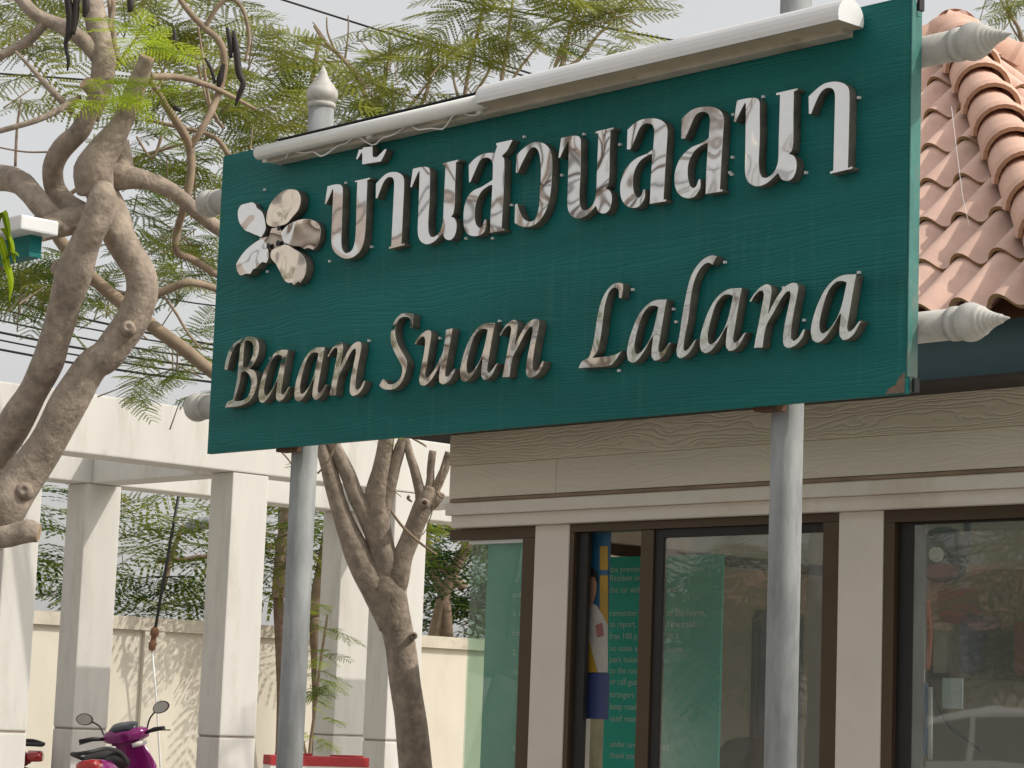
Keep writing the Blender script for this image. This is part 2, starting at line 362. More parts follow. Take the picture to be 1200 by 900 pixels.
# chipped lower right corner
cc = [(SX1-.002, SZ0+.002), (SX1-.002, SZ0+.062), (SX1-.022, SZ0+.047), (SX1-.032, SZ0+.027), (SX1-.058, SZ0+.018), (SX1-.07, SZ0+.002)]
ch = plate([[(x, z) for x, z in cc]], .003); ch.materials.append(CHIP); link('chipped_corner', ch, sign, (0, SY-.0025, 0))
PY = SY+.066+.05; PR = .0505
def post_x(px, py): return atY(px, py, PY).x
PXL, PXR = post_x(357, 530), post_x(923, 480)
def finial_profile(r, k=1.0):
    p = [(-.02, r*.98), (0, r*1.0), (.002, r*1.1), (.022, r*1.1), (.024, r*.9), (.03, r*.9), (.034, r*1.02), (.045, r*1.17), (.06, r*1.24), (.075, r*1.22), (.09, r*1.1), (.1, r*.98)]
    h, q = .1, .98
    for i in range(6):
        p += [(h+.001, r*q*1.0), (h+.0095, r*q*.93), (h+.011, r*q*.8)]; h += .0125; q *= .8
    p += [(h+.01, r*.14), (h+.024, r*.05)]
    return [(a*k, b) for a, b in p]
ZPL = atY(374, 128, PY).z
for px, ztop in ((PXL, ZPL), (PXR, 3.72)):
    b = MB(); b.tube([(px, PY, -.3), (px, PY, 1.2), (px, PY, ztop)], PR, 24)
    po = b.build('post', GALV, sign)
    c = MB(); c.lathe(finial_profile(PR*1.0, .86), (px, PY, ztop+.001), (0, 0, 1), 24); c.build('finial', GALVW, po)
    c = MB(); c.box((px-.06, SY+.024, SZ0-.012), (px+.03, SY+.075, SZ0+.01)); c.build('bracket', RUST, po)
for zc in (atY(1095, 58, PY).z, atY(1095, 382, PY).z):
    xl = atY(246, 240, PY).x+.055; xr = atY(1119, 50, PY).x
    # pipe is fixed to the posts in two lengths between them and stubs past them
    b = MB(); b.tube([(xl, PY+.002, zc), (PXL, PY+.002, zc), (PXR, PY+.002, zc), (xr, PY+.002, zc)], .047, 22)
    pi_ = b.build('cross_pipe', GALVW, sign)
    c = MB(); c.lathe(finial_profile(.047, 1.0), (xr+.001, PY+.002, zc), (1, 0, 0), 24); c.build('finial', GALVW, pi_)
    c = MB(); c.lathe(finial_profile(.047)[:11]+[(.1, .042), (.112, .032), (.119, .018), (.121, .006)], (xl-.001, PY+.002, zc), (-1, 0, 0), 24); c.build('finial', GALVW, pi_)
for (bx, by) in ((1070, 6), (1066, 452)):
    p = atY(bx, by, SY+.03); c = MB(); c.box((SX1+.004, SY+.026, p.z-.02), (SX1+.014, SY+.05, p.z+.02)); c.build('corner_bracket', BLACK, sign)
# ---- lettering: outlines measured off the sign face, in metres on the letter plane
LY = SY-.038
A = (370, 165, 6.0); B = (470, 160, 900/140); Cc = (590, 140, 900/140); D = (720, 110, 900/140); E_ = (850, 80, 5.625)
Fl = (265, 210, 831/120); G = (255, 385, 1200/180); H = (435, 360, 1200/210); L1 = (660, 290, 6.0); L2 = (820, 290, 1200/220)
def lp(c, x, y):
    p = atY(c[0]+x/c[2], c[1]+y/c[2], LY); return (p.x, p.z)
def loopm(c, pts): return [lp(c, x, y) for x, y in pts]
SIDE = mat('letter_side_dull_steel', (.15, .135, .11), .5, .2, var=.45, scale=18)
def side_slots(me, m):
    me.materials.append(m); me.materials.append(SIDE)
    for p in me.polygons: p.material_index = 0 if p.normal.y < -.6 else 1
GL = {}
GL['bo'] = (A, [[(62,445),(82,318),(130,306),(168,305),(186,320),(190,352),(184,560),(180,690),(183,748),(200,783),(225,787),(255,765),(272,715),(280,640),(285,450),(291,290),(275,293),(273,280),(380,258),(381,271),(363,277),(358,400),(350,600),(340,700),(315,770),(270,815),(215,830),(170,815),(130,780),(112,740),(108,690),(112,560),(120,400),(122,342),(117,342),(100,385),(80,430),(70,447)]])
GL['maitho'] = (A, [[(282,130),(303,60),(325,58),(335,45),(400,38),(399,95),(405,112),(428,112),(445,98),(465,78),(486,57),(499,60),(480,105),(458,146),(430,151),(325,167),(326,100),(320,82),(308,108),(292,132)]])
GL['aa'] = (E_, [[(549,302),(547,185),(600,135),(650,100),(710,86),(765,92),(805,118),(818,165),(815,400),(808,656),(835,645),(837,662),(690,697),(687,682),(710,672),(715,450),(720,250),(720,170),(707,138),(680,130),(650,140),(620,175),(590,240),(566,302)]])
GL['no'] = (Cc, [[(412,288),(433,138),(490,125),(540,120),(570,128),(582,155),(582,220),(580,400),(572,560),(575,640),(590,680),(620,683),(660,655),(685,610),(697,550),(702,400),(714,106),(690,108),(688,90),(828,58),(829,73),(806,84),(800,250),(797,430),(787,495),(768,520),(795,530),(815,570),(812,640),(790,690),(755,710),(715,695),(695,652),(670,680),(620,725),(570,745),(525,735),(492,700),(480,640),(483,500),(488,300),(491,162),(486,160),(465,200),(425,290)]])
GL['so'] = (B, [[(510,345),(508,210),(560,160),(620,128),(680,120),(705,122),(722,75),(715,60),(716,48),(835,22),(838,34),(825,55),(800,105),(760,146),(775,165),(778,210),(773,400),(762,600),(757,695),(775,694),(775,708),(668,726),(672,600),(682,450),(686,365),(660,372),(610,410),(575,470),(558,540),(555,610),(565,660),(590,690),(610,680),(626,628),(640,622),(640,660),(630,710),(600,742),(545,752),(500,735),(475,690),(468,620),(475,530),(500,455),(545,405),(600,380),(650,350),(688,325),(690,240),(688,200),(668,167),(635,160),(600,175),(575,220),(545,290),(522,345)]])
GL['wo'] = (Cc, [[(92,402),(98,265),(150,215),(210,175),(265,168),(315,185),(350,230),(365,300),(365,400),(355,550),(330,660),(290,740),(240,790),(185,810),(130,805),(82,780),(86,640),(104,632),(120,690),(150,745),(190,768),(225,760),(250,720),(268,640),(275,520),(280,400),(275,300),(262,240),(240,213),(215,212),(190,235),(160,290),(130,350),(108,402)]])
GL['lo'] = (D, [[(92,420),(97,270),(150,220),(210,190),(290,182),(345,193),(385,225),(400,280),(390,450),(378,650),(370,795),(388,793),(388,810),(265,830),(272,650),(285,452),(250,465),(200,500),(165,550),(142,620),(140,700),(155,765),(180,785),(200,765),(216,720),(230,717),(230,770),(222,800),(190,845),(150,860),(100,850),(60,810),(43,750),(45,670),(70,590),(110,530),(170,480),(240,450),(290,415),(298,300),(298,272),(285,235),(255,222),(220,230),(190,260),(160,330),(120,420)]])
GL['B'] = (G, [[(52,318),(60,260),(85,180),(120,125),(165,92),(215,68),(265,65),(305,82),(322,120),(322,175),(305,235),(270,290),(243,312),(285,330),(305,370),(305,440),(285,510),(245,570),(190,600),(130,612),(55,618),(75,575),(105,560),(120,550),(132,490),(150,400),(162,280),(172,180),(178,115),(165,112),(140,130),(110,190),(90,260),(75,325)],
    [(212,100),(240,92),(268,110),(278,150),(272,210),(250,260),(225,298),(196,308),(200,220),(208,140)], [(188,340),(215,335),(245,360),(262,410),(258,470),(235,530),(195,560),(140,568),(128,562),(150,500),(172,420),(180,360)]])
GL['a'] = (L1, [[(727,365),(650,369),(590,400),(535,465),(490,560),(458,660),(446,740),(455,795),(485,811),(520,795),(570,730),(618,640),(632,622),(622,700),(620,765),(640,797),(672,790),(710,755),(755,668),(738,676),(710,715),(690,735),(674,740),(668,715),(680,640),(700,520)], [(668,420),(640,410),(600,420),(555,480),(520,590),(500,690),(505,740),(520,752),(550,730),(600,660),(635,570)]])
GL['n'] = (L2, [[(315,345),(350,290),(390,250),(430,233),(455,245),(459,280),(448,360),(436,425),(470,355),(510,290),(545,248),(590,225),(620,228),(630,258),(620,320),(600,420),(585,520),(582,580),(600,598),(630,575),(660,525),(672,522),(660,570),(620,620),(570,643),(540,630),(530,590),(540,500),(560,400),(578,310),(575,280),(555,285),(520,330),(470,420),(430,490),(412,560),(402,640),(345,643),(360,560),(378,470),(395,380),(408,305),(402,277),(380,280),(350,310),(328,348)]])
GL['S'] = (H, [[(258,138),(276,136),(281,46),(245,38),(205,42),(170,70),(145,115),(130,180),(132,240),(150,290),(180,350),(205,400),(205,440),(190,480),(155,510),(115,515),(88,485),(75,482),(52,525),(80,548),(130,553),(175,535),(210,490),(232,430),(240,375),(225,330),(195,280),(168,220),(160,160),(170,110),(190,78),(220,65),(250,70),(262,95)]])
GL['u'] = (H, [[(290,245),(310,205),(345,170),(380,152),(400,160),(402,190),(390,270),(375,370),(360,450),(368,476),(385,465),(425,410),(460,340),(482,285),(500,150),(545,140),(530,230),(510,340),(495,430),(496,463),(515,462),(540,430),(560,410),(555,440),(520,495),(480,517),(455,505),(453,465),(464,375),(440,425),(400,490),(360,525),(330,522),(320,490),(330,420),(350,320),(360,235),(355,197),(335,200),(310,230),(299,250)]])
GL['L'] = (L1, [[(390,355),(410,357),(420,300),(420,253),(385,247),(345,260),(300,310),(265,380),(240,480),(225,580),(205,690),(180,770),(130,800),(105,850),(330,830),(370,790),(412,725),(375,748),(330,762),(205,776),(240,730),(265,620),(280,500),(295,400),(320,320),(350,285),(375,285),(390,310)]])
GL['l'] = (L1, [[(1050,122),(1080,60),(1040,55),(985,80),(930,140),(890,220),(865,320),(835,480),(815,620),(795,720),(800,765),(825,780),(870,755),(910,705),(935,645),(918,658),(880,710),(855,730),(845,710),(855,630),(880,500),(895,370),(915,260),(945,180),(985,125),(1020,108)]])
SEAL = mat('brown_sealant', (.16, .1, .055), .8, var=.4, scale=30)
GM = {}
def letter(g, m, anchor=None, label=None):
    """anchor = (reference point in the glyph's own crop, crop, the same point of this copy)"""
    c, loops = GL[g]
    ox, oz = lp(c, *loops[0][0])
    key = (g, m.name)
    if key not in GM:
        ls = [[(x-ox, z-oz) for x, z in smooth_poly(loopm(c, l), 4)] for l in loops]
        me = plate(ls, .036, .0012); me.name = 'letter'; side_slots(me, m); GM[key] = me
    dx = dz = 0
    if anchor:
        r, c2, q = anchor; a = lp(c, *r); b = lp(c2, *q); dx, dz = b[0]-a[0], b[1]-a[1]
    o = link('letter', GM[key], sign, (ox+dx, LY, oz+dz))
    if label: o['label'] = label
    return o
aa_t = (549, 302); no_t = (412, 288); lo_t = (92, 420)
letter('bo', STEEL, label='first Thai letter of the upper row, open cup shape')
letter('maitho', STEEL, label='small Thai tone mark above the upper row')
letter('aa', STEEL, (aa_t, A, (421, 405)))
letter('no', STEEL, (no_t, B, (68, 382)))
letter('so', STEEL); letter('wo', STEEL); letter('no', STEEL)
letter('lo', STEEL); letter('lo', STEEL, (lo_t, D, (502, 338)))
letter('no', STEEL, (no_t, E_, (55, 352))); letter('aa', STEEL)
at_, n_t = (727, 365), (345, 643)
letter('B', STEEL2); letter('a', STEEL2, (at_, G, (550, 165))); letter('a', STEEL2, (at_, G, (837, 145))); letter('n', STEEL2, (n_t, G, (873, 523)))
letter('S', STEEL2); letter('u', STEEL2); letter('a', STEEL2, (at_, H, (828, 105))); letter('n', STEEL2, (n_t, H, (877, 470)))
letter('L', STEEL2); letter('a', STEEL2); letter('l', STEEL2); letter('a', STEEL2, (at_, L2, (268, 258))); letter('n', STEEL2); letter('a', STEEL2, (at_, L2, (1000, 170)))
# flower emblem
PET = [[(265,462),(230,450),(190,432),(140,410),(95,350),(80,290),(85,240),(110,205),(160,192),(205,185),(235,205),(245,230),(290,265),(310,310),(320,360),(325,400),(310,440),(285,475)],
 [(385,388),(345,375),(328,340),(340,270),(370,200),(420,140),(480,95),(540,82),(590,95),(612,140),(610,200),(585,260),(540,310),(495,360),(440,380),(410,390)],
 [(450,430),(500,375),(560,340),(620,322),(680,325),(730,350),(752,400),(745,480),(720,540),(690,572),(650,556),(622,566),(590,545),(540,543),(500,528),(465,505)],
 [(372,575),(430,543),(500,533),(560,570),(610,600),(645,650),(655,710),(640,780),(600,842),(580,830),(545,862),(525,840),(500,842),(465,820),(440,770),(400,690),(360,640),(358,600)],
 [(245,505),(290,480),(320,520),(338,580),(340,640),(325,682),(290,676),(250,722),(225,735),(205,772),(170,770),(130,784),(100,740),(95,690),(120,640),(170,570)]]
cx0, cz0 = lp(Fl, 405, 490)
def fmesh(pts, dep, m):
    me = plate([[(x-cx0, z-cz0) for x, z in smooth_poly(loopm(Fl, pts), 3)]], dep, .0015); side_slots(me, m); return me
em = link('flower_emblem', fmesh([(365,395),(420,392),(452,425),(470,490),(478,545),(425,558),(378,590),(345,560),(318,520),(285,505),(260,480),(300,470),(340,460),(352,430)], .034, STEELP), sign, (cx0, LY+.002, cz0))
for i, pts in enumerate(PET):
    me = fmesh(pts, .036, STEELP)
    a = [V((-.05, 0, .05)), V((.03, 0, .07)), V((.08, 0, .01)), V((.03, 0, -.08)), V((-.06, 0, -.06))][i]
    for v in me.vertices:      # each petal face is dished and tipped a little on its own
        if v.co.y < .02:
            d = V((v.co.x-a.x, 0, v.co.z-a.z)); v.co.y += .055*d.dot((V((-.8, 0, .3)), V((.1, 0, -1)), V((.9, 0, -.6)), V((-.5, 0, -.9)), V((1, 0, .5)))[i])
    o = link('petal', me, em, (cx0, LY+.001*(i+1)-.004, cz0))
for hx, hy, hr in ((433, 523, 26), (440, 400, 22), (355, 545, 24)):
    x, z = lp(Fl, hx, hy); c = MB(); c.lathe([(0, .011*hr/24), (.003, .011*hr/24)], (x, LY-.0055, z), (0, -1, 0), 14); c.build('rivet_hole', BLACK, em)
# fixing lugs beside the letters
for x, y in ((404,214),(434,289),(532,200),(598,240),(613,160),(657,205),(683,157),(725,169),(858,134),(856,204),(893,113),(857,184),(908,206),(854,202),(1005,114),(943,202),(309,222),(316,420),(431,399),(503,396),(514,396),(584,376),(740,339),(848,307),(788,362),(791,377),(724,434),(917,337),(941,375),(1005,319),(312,318),(385,306),(576,279),(545,279)):
    p = atY(x, y, SY-.012); c = MB(); c.box((p.x-.0045, SY-.01, p.z-.004), (p.x+.0045, SY-.0005, p.z+.004)); c.build('fixing_lug', WPLAST, sign)
# ---- lamp fixture along the top edge
LYc = SY-.09
zl = atY(300, 183, LYc).z; zr = atY(985, 22, LYc).z
x0 = atY(303, 183, LYc).x; xm = atY(569, 132, LYc).x; x1 = atY(995, 18, LYc).x; lz = (zl+zr)/2
b = MB(); b.box((x0+.03, SY-.062, lz-.032), (x1-.05, SY-.004, lz+.03)); lampo = b.build('lamp_housing', mat('dirty_cream_housing', (.5, .46, .39), .5, var=.15, scale=9, stain=(.2, .15, .1), stain_amt=.8, stain_scale=6), sign, bevel=.004)
b = MB()
n = 14; r = .062
prof = [(LYc+.01+r*cos(radians(200-i*(218/n))) , lz+.004+r*.95*sin(radians(200-i*(218/n)))) for i in range(n+1)]
for i in range(n):
    (ya, za), (yb, zb) = prof[i], prof[i+1]
    b.face([(xm, ya, za), (x1, ya, za), (x1, yb, zb), (xm, yb, zb)], smooth=True)
for xe in (xm, x1):
    b.face([(xe, y, z) for y, z in (prof if xe == x1 else prof[::-1])])
b.face([(xm+.002, prof[0][0]+.004, prof[0][1]), (xm+.002, prof[-1][0], prof[0][1]), (x1-.002, prof[-1][0], prof[0][1]), (x1-.002, prof[0][0]+.004, prof[0][1])], 1)
b.build('lamp_cover', [WPLAST, CREAMP], lampo)
b = MB(); b.tube([(x0, LYc, lz+.005), (xm-.004, LYc, lz+.005)], .027, 16); b.build('fluorescent_tube', TUBEM, lampo)
for xx in (x0+.02, (x0+xm)/2, xm-.05):
    b = MB(); b.box((xx-.012, LYc+.012, lz-.03), (xx+.012, SY-.063, lz+.02)); b.build('tube_holder', WPLAST, lampo)
cab = []
for i in range(40):
    t = i/39; cab.append((x0+.15+t*(xm-x0-.2), SY-.075-.008*sin(t*37), lz-.035+.018*sin(t*22)+.008*sin(t*51)))
b = MB(); b.tube(cab, .003, 6); b.build('lamp_cable', WPLAST, lampo)
b = MB(); b.box((x0+.02, SY-.03, SZ1+.004), (xm, SY+.018, SZ1+.008)); b.build('top_flashing', BLACK, sign)
# ------------------------------------------------------------------ guard booth
BX0, BX1, BY0, BY1 = -8.29, -4.9, 7.6, 10.85
booth = thing('guard_booth', 'cream guard booth with brown window frames and a terracotta tiled hip roof', 'building', (-6.6, 9.2, 0))
def bbox(name, a, b, m, parent=booth, bevel=0): return MB().box(a, b).build(name, m, parent, org=V(((a[0]+b[0])/2, (a[1]+b[1])/2, (a[2]+b[2])/2)), bevel=bevel)
ZH = 2.095       # window head
ZB = 2.215       # bottom of the boards
ZS = 2.385       # joint between boards
ZT = 2.56
px = lambda x, Y=7.6: atY(x, 700, Y).x
wx = {k: px(k) for k in (545, 570, 612, 628, 668, 685, 712, 750, 765, 775, 968, 985, 1037, 1050, 1068)}
# trims
bbox('head_trim', (BX0-.03, 7.52, ZB-.062), (BX1+.03, 7.75, ZB-.0035), WALLW, bevel=.006)
bbox('head_trim', (BX0-.012, 7.545, ZH), (BX1+.02, 7.75, ZB-.0626), WALLW, bevel=.005)
xj = atY(649, 550, 7.5).x
jo = .0007
bbox('shadow_strip', (BX0+.01, 7.512, ZB-.003), (BX1, 7.58, ZB+.011), mat('painted_shadow_line', (.26, .19, .13), .9, var=.3, scale=9, stretch=(.4, 1, 1)))  # thin strip coloured brown as the shadow line below the siding boards
def board(a, b, m):
    o = bbox('siding_board', a, b, m, bevel=.004); return o
board((BX0, 7.515, ZB+.014), (xj-jo, 7.55, ZS-.0004), SIDING2); board((xj+jo, 7.515, ZB+.014), (BX1+.0, 7.55, ZS-.0004), SIDING2)
board((BX0, 7.508, ZS+.0004), (BX1+.01, 7.55, ZT+.1), SIDING)
bbox('wall_core', (BX0+.01, 7.56, ZB+.02), (BX1-.01, 7.75, ZT+.1), WALLW)
# pillars
bbox('pillar', (wx[628], 7.58, -.1), (wx[668], 7.76, ZH-.001), WALLW, bevel=.006)
bbox('pillar', (wx[985], 7.58, -.1), (wx[1037], 7.76, ZH-.001), WALLW, bevel=.006)
bbox('pillar', (BX1-.2, 7.58, -.1), (BX1, 7.78, ZH-.001), WALLW, bevel=.006)
sill = .78
bbox('lower_wall', (BX0+.02, 7.6, -.1), (wx[628]-.003, 7.74, sill-.25), WALLW); bbox('lower_wall', (wx[668]+.003, 7.6, -.1), (wx[985]-.003, 7.74, sill-.25), WALLW); bbox('lower_wall', (wx[1037]+.003, 7.6, -.1), (BX1-.203, 7.74, sill-.25), WALLW)
# windows
def frame_piece(win, name, x0, x1, z0, z1, y0, y1, m=BRONZE): return MB().box((x0, y0, z0), (x1, y1, z1)).build(name, m, win, org=V(((x0+x1)/2, y0, (z0+z1)/2)), bevel=.002)
zb = sill-.25
def window(name, x): return link(name, None, booth, (x, 7.62, 1.3))
w1 = window('window', (wx[545]+wx[628])/2)
hx0 = atY(527, 625, 7.59).x
frame_piece(w1, 'head_rail', hx0, wx[628]-.002, ZH-.055, ZH-.002, 7.59, 7.67)
frame_piece(w1, 'stile', wx[612], wx[628]-.002, zb+.002, ZH-.056, 7.59, 7.67)
frame_piece(w1, 'pane', wx[545], wx[612]-.001, zb+.002, ZH-.075, 7.625, 7.631, GLASSL)
frame_piece(w1, 'glazing_strip', wx[545], wx[612]-.001, ZH-.074, ZH-.0565, 7.61, 7.64, WPLAST)
w2 = window('window', (wx[668]+wx[985])/2)
frame_piece(w2, 'head_rail', wx[668]+.001, wx[985]-.001, ZH-.038, ZH-.002, 7.585, 7.67)
frame_piece(w2, 'stile', wx[668]+.001, wx[668]+.028, zb, ZH-.039, 7.585, 7.67)
frame_piece(w2, 'stile', wx[985]-.085, wx[985]-.001, zb, ZH-.039, 7.587, 7.67)
frame_piece(w2, 'track_stile', wx[668]+.029, wx[685]+.002, zb, ZH-.039, 7.61, 7.635, DARKF)
frame_piece(w2, 'sash_stile', wx[750], wx[765], zb, ZH-.039, 7.595, 7.635)
frame_piece(w2, 'sash_seal', wx[765]+.001, wx[775], zb, ZH-.039, 7.605, 7.63, DARKF)
frame_piece(w2, 'sash_rail', wx[775]+.001, wx[985]-.086, ZH-.075, ZH-.039, 7.603, 7.632, DARKF)
frame_piece(w2, 'pane', wx[775]+.001, wx[985]-.086, zb, ZH-.076, 7.613, 7.619, GLASS)
w3 = window('window', (wx[1037]+BX1)/2)
frame_piece(w3, 'head_rail', wx[1037]+.001, BX1-.201, ZH-.05, ZH-.002, 7.585, 7.67)
frame_piece(w3, 'stile', wx[1037]+.001, wx[1050], zb, ZH-.051, 7.585, 7.67)
frame_piece(w3, 'track_stile', wx[1050]+.001, wx[1068], zb, ZH-.051, 7.61, 7.69, DARKF)
frame_piece(w3, 'pane', wx[1068]+.001, BX1-.202, zb, ZH-.06, 7.613, 7.619, GLASS)
frame_piece(w3, 'sash_rail', wx[1068]+.001, BX1-.202, ZH-.0595, ZH-.051, 7.61, 7.625, DARKF)
# corner glass on the left flank, side and back glazing, floor, ceiling
w4 = link('side_window', None, booth, (wx[545], 9, 1.3))
MB().box((wx[545]-.006, 7.64, zb), (wx[545], 8.61, ZH-.06)).build('pane', GLASSL, w4)
MB().box((wx[545]-.03, 7.76, ZH-.055), (wx[545]+.03, 10.7, ZH-.002)).build('head_rail', BRONZE, w4)
bbox('side_beam', (BX0+.01, 7.76, ZH), (BX0+.14, 10.85, ZT+.1), WALLW)
bbox('side_beam', (BX1-.14, 7.79, ZH), (BX1-.01, 10.85, ZT+.1), WALLW)
bbox('back_beam', (BX0+.15, 10.7, ZH), (BX1-.15, 10.85, ZT+.1), WALLW)
bbox('pillar', (BX0+.02, 10.66, -.1), (BX0+.22, 10.84, ZH-.002), WALLW); bbox('pillar', (BX1-.22, 10.66, -.1), (BX1-.02, 10.84, ZH-.002), WALLW)
bbox('back_wall', (BX0+.23, 10.7, -.1), (BX1-.23, 10.8, ZH-.002), mat('booth_inner_paint', (.42, .36, .28), .8, var=.08, scale=2))
bbox('side_wall', (wx[545]-.02, 8.62, -.1), (wx[545]+.08, 10.64, ZH-.06), MATS['booth_inner_paint'])
bbox('side_sill_wall', (BX1-.14, 7.79, -.1), (BX1-.02, 10.65, .7), WALLW)
bbox('floor', (BX0+.02, 7.75, -.1), (BX1-.02, 10.69, .12), mat('booth_floor', (.4, .36, .3), .6))
INC = mat('booth_ceiling_paint', (.5, .42, .32), .8)
bbox('ceiling', (BX0+.15, 7.76, ZT-.12), (BX1-.15, 10.69, ZT-.06), INC)
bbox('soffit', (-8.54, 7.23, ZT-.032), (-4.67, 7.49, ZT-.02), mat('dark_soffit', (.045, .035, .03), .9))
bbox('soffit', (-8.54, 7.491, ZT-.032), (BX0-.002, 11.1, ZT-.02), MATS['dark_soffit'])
# roof: pyramid, 42 degrees, eaves at RX0..RX1, RY0..RY1
RX0, RX1, RY0 = -8.57, -4.65, 7.2
HW = (RX1-RX0)/2; RY1 = RY0+2*HW; TP = math.tan(radians(42)); RZ = 2.775; APX = V(((RX0+RX1)/2, RY0+HW, RZ+HW*TP))
roof = link('roof', None, booth, (APX.x, APX.y, RZ))
b = MB(); c4 = [V((RX0+.05, RY0+.05, RZ-.03)), V((RX1-.05, RY0+.05, RZ-.03)), V((RX1-.05, RY1-.05, RZ-.03)), V((RX0+.05, RY1-.05, RZ-.03))]
for i in range(4): b.face([c4[i], c4[(i+1) % 4], APX-V((0, 0, .06))])
b.build('roof_deck', FASCB, roof)
fz0, fz1 = ZT-.006, 2.76
bbox('fascia', (RX0+.05, RY0+.12, fz0), (RX1-.05, RY0+.15, fz1), FASCIA, roof)
bbox('fascia', (RX1-.08, RY0+.151, fz0), (RX1-.05, RY1-.12, fz1), FASCIA, roof)
bbox('fascia', (RX0+.05, RY0+.151, fz0), (RX0+.08, RY1-.12, fz1), FASCIA, roof)
bbox('drip_board', (RX0+.06, RY0+.13, ZT-.03), (RX1-.06, RY0+.225, ZT-.0065), FASCB, roof)
# S-tiles: local u across, v up the slope, w out
TW, TL, LAP = .178, .40, .345
def tile_mesh():
    m = MB(); N = 12
    def prof(u):
        t = u/TW
        return (.047*max(0, sin(pi*t/.64))**.8) if t < .64 else -.014*sin(pi*(t-.64)/.36)
    us = [TW*i/N*1.06 for i in range(N+1)]
    th = .016
    top0 = [(u, 0, prof(min(u, TW*1.0))+.03) for u in us]; top1 = [(u, TL, prof(min(u, TW*1.0))*.93+.006) for u in us]
    for i in range(N):
        m.face([top0[i], top0[i+1], top1[i+1], top1[i]], 0, True)
        a, c = top0[i], top0[i+1]
        m.face([(a[0], 0, a[2]-th), (c[0], 0, c[2]-th), c, a], 1)
        m.face([(a[0], 0, a[2]-th), (top1[i][0], TL, top1[i][2]-th), (c[0], TL, top1[i+1][2]-th), (c[0], 0, c[2]-th)], 0, True)
    me = m.mesh('roof_tile', [TILE, TILEB])
    bm = bmesh.new(); bm.from_mesh(me)
    bm.faces.ensure_lookup_table()
    tops = [v for v in bm.verts]
    bmesh.ops.remove_doubles(bm, verts=tops, dist=1e-5); 
    for e in bm.edges:
        if len(e.link_faces) == 2 and e.calc_face_angle(0) > .8: e.smooth = False
    bm.to_mesh(me); bm.free(); return me
TM = tile_mesh()
SL = HW/cos(radians(42))
def slope(rot, joined=False):
    """rot: quarter turns about the roof axis; 0 = front"""
    jb = bmesh.new() if joined else None
    q = Matrix.Translation(V((APX.x, APX.y, 0))) @ Matrix.Rotation(rot*pi/2, 4, 'Z') @ Matrix.Translation(V((-APX.x, -APX.y, 0)))
    sl = Matrix.Translation(V((RX0, RY0, RZ))) @ Matrix.Rotation(radians(42), 4, 'X')
    nr = int(SL/LAP)+1; ncol = int((RX1-RX0)/TW)+1
    rnd = random.Random(rot+3)
    for r_ in range(nr):
        v0 = r_*LAP-.02; half = lambda v: HW*(1-v/SL)
        for c in range(ncol):
            u0 = c*TW
            if u0 > HW+half(v0) or u0+TW < HW-half(v0): continue
            if v0 > SL-.12: continue
            cut_r = u0+TW*1.06 > HW+half(v0+TL); cut_l = u0 < HW-half(v0+TL)
            mt = q @ sl @ Matrix.Translation(V((u0+rnd.uniform(-.003, .003), v0+rnd.uniform(-.006, .006), rnd.uniform(0, .003))))
            me = TM
            if cut_r or cut_l or joined:
                bm = bmesh.new(); bm.from_mesh(TM)
                for side, do in ((1, cut_r), (-1, cut_l)):
                    if do:
                        # hip line in local tile coordinates
                        p = V((HW+side*half(0)-u0, -v0, 0)); nrm = V((side, HW/SL, 0)).normalized()
                        bmesh.ops.bisect_plane(bm, geom=bm.verts[:]+bm.edges[:]+bm.faces[:], plane_co=p, plane_no=nrm, clear_outer=True)
                if not bm.faces: bm.free(); continue
                if joined:
                    bm.transform(mt); t = bpy.data.meshes.new('t'); bm.to_mesh(t); jb.from_mesh(t); bpy.data.meshes.remove(t); bm.free(); continue
                me = bpy.data.meshes.new('roof_tile'); bm.to_mesh(me); bm.free()
                for mm in (TILE, TILEB): me.materials.append(mm)
            o = bpy.data.objects.new('roof_tile', me); COL.objects.link(o)
            mt2 = Matrix.Translation(-wloc(roof)) @ mt
            o.parent = roof; o.matrix_local = mt2
    if joined:
        me = bpy.data.meshes.new('far_roof_tiles'); jb.to_mesh(me); jb.free()
        for mm in (TILE, TILEB): me.materials.append(mm)
        o = link('far_roof_tiles', me, roof, (0, 0, 0)); o['kind'] = 'stuff'
slope(0); slope(1); slope(3, True); slope(2, True)
# hip tiles: tapered half barrels lapped down the hips
def hip_mesh():
    m = MB(); N = 12; L = .42
    for i in range(N):
        a0 = radians(-8+196*i/N); a1 = radians(-8+196*(i+1)/N)
        P = lambda a, y, r: (r*cos(a), y, r*sin(a))
        r0, r1 = .128, .098
        m.face([P(a0, 0, r0), P(a1, 0, r0), P(a1, L, r1), P(a0, L, r1)][::-1], 0, True)
        m.face([P(a0, 0, r0-.018), P(a1, 0, r0-.018), P(a1, L, r1-.018), P(a0, L, r1-.018)], 0, True)
        m.face([P(a0, 0, r0), P(a0, 0, r0-.018), P(a1, 0, r0-.018), P(a1, 0, r0)], 1)
        m.face([P(a0, .03, r0+.008), P(a1, .03, r0+.008), P(a1, 0, r0), P(a0, 0, r0)], 0, True)
        m.face([P(a0, .055, r0-.004), P(a1, .055, r0-.004), P(a1, .03, r0+.008), P(a0, .03, r0+.008)], 0, True)
    me = m.mesh('hip_tile', [RIDGET, mat('hip_tile_rim', (.42, .24, .15), .85, var=.25, scale=20)]); bm = bmesh.new(); bm.from_mesh(me); bmesh.ops.remove_doubles(bm, verts=bm.verts, dist=1e-5)
    bmesh.ops.recalc_face_normals(bm, faces=bm.faces)
    for e in bm.edges:
        if len(e.link_faces) == 2 and e.calc_face_angle(0) > .7: e.smooth = False
    bm.to_mesh(me); bm.free(); return me
HM = hip_mesh()
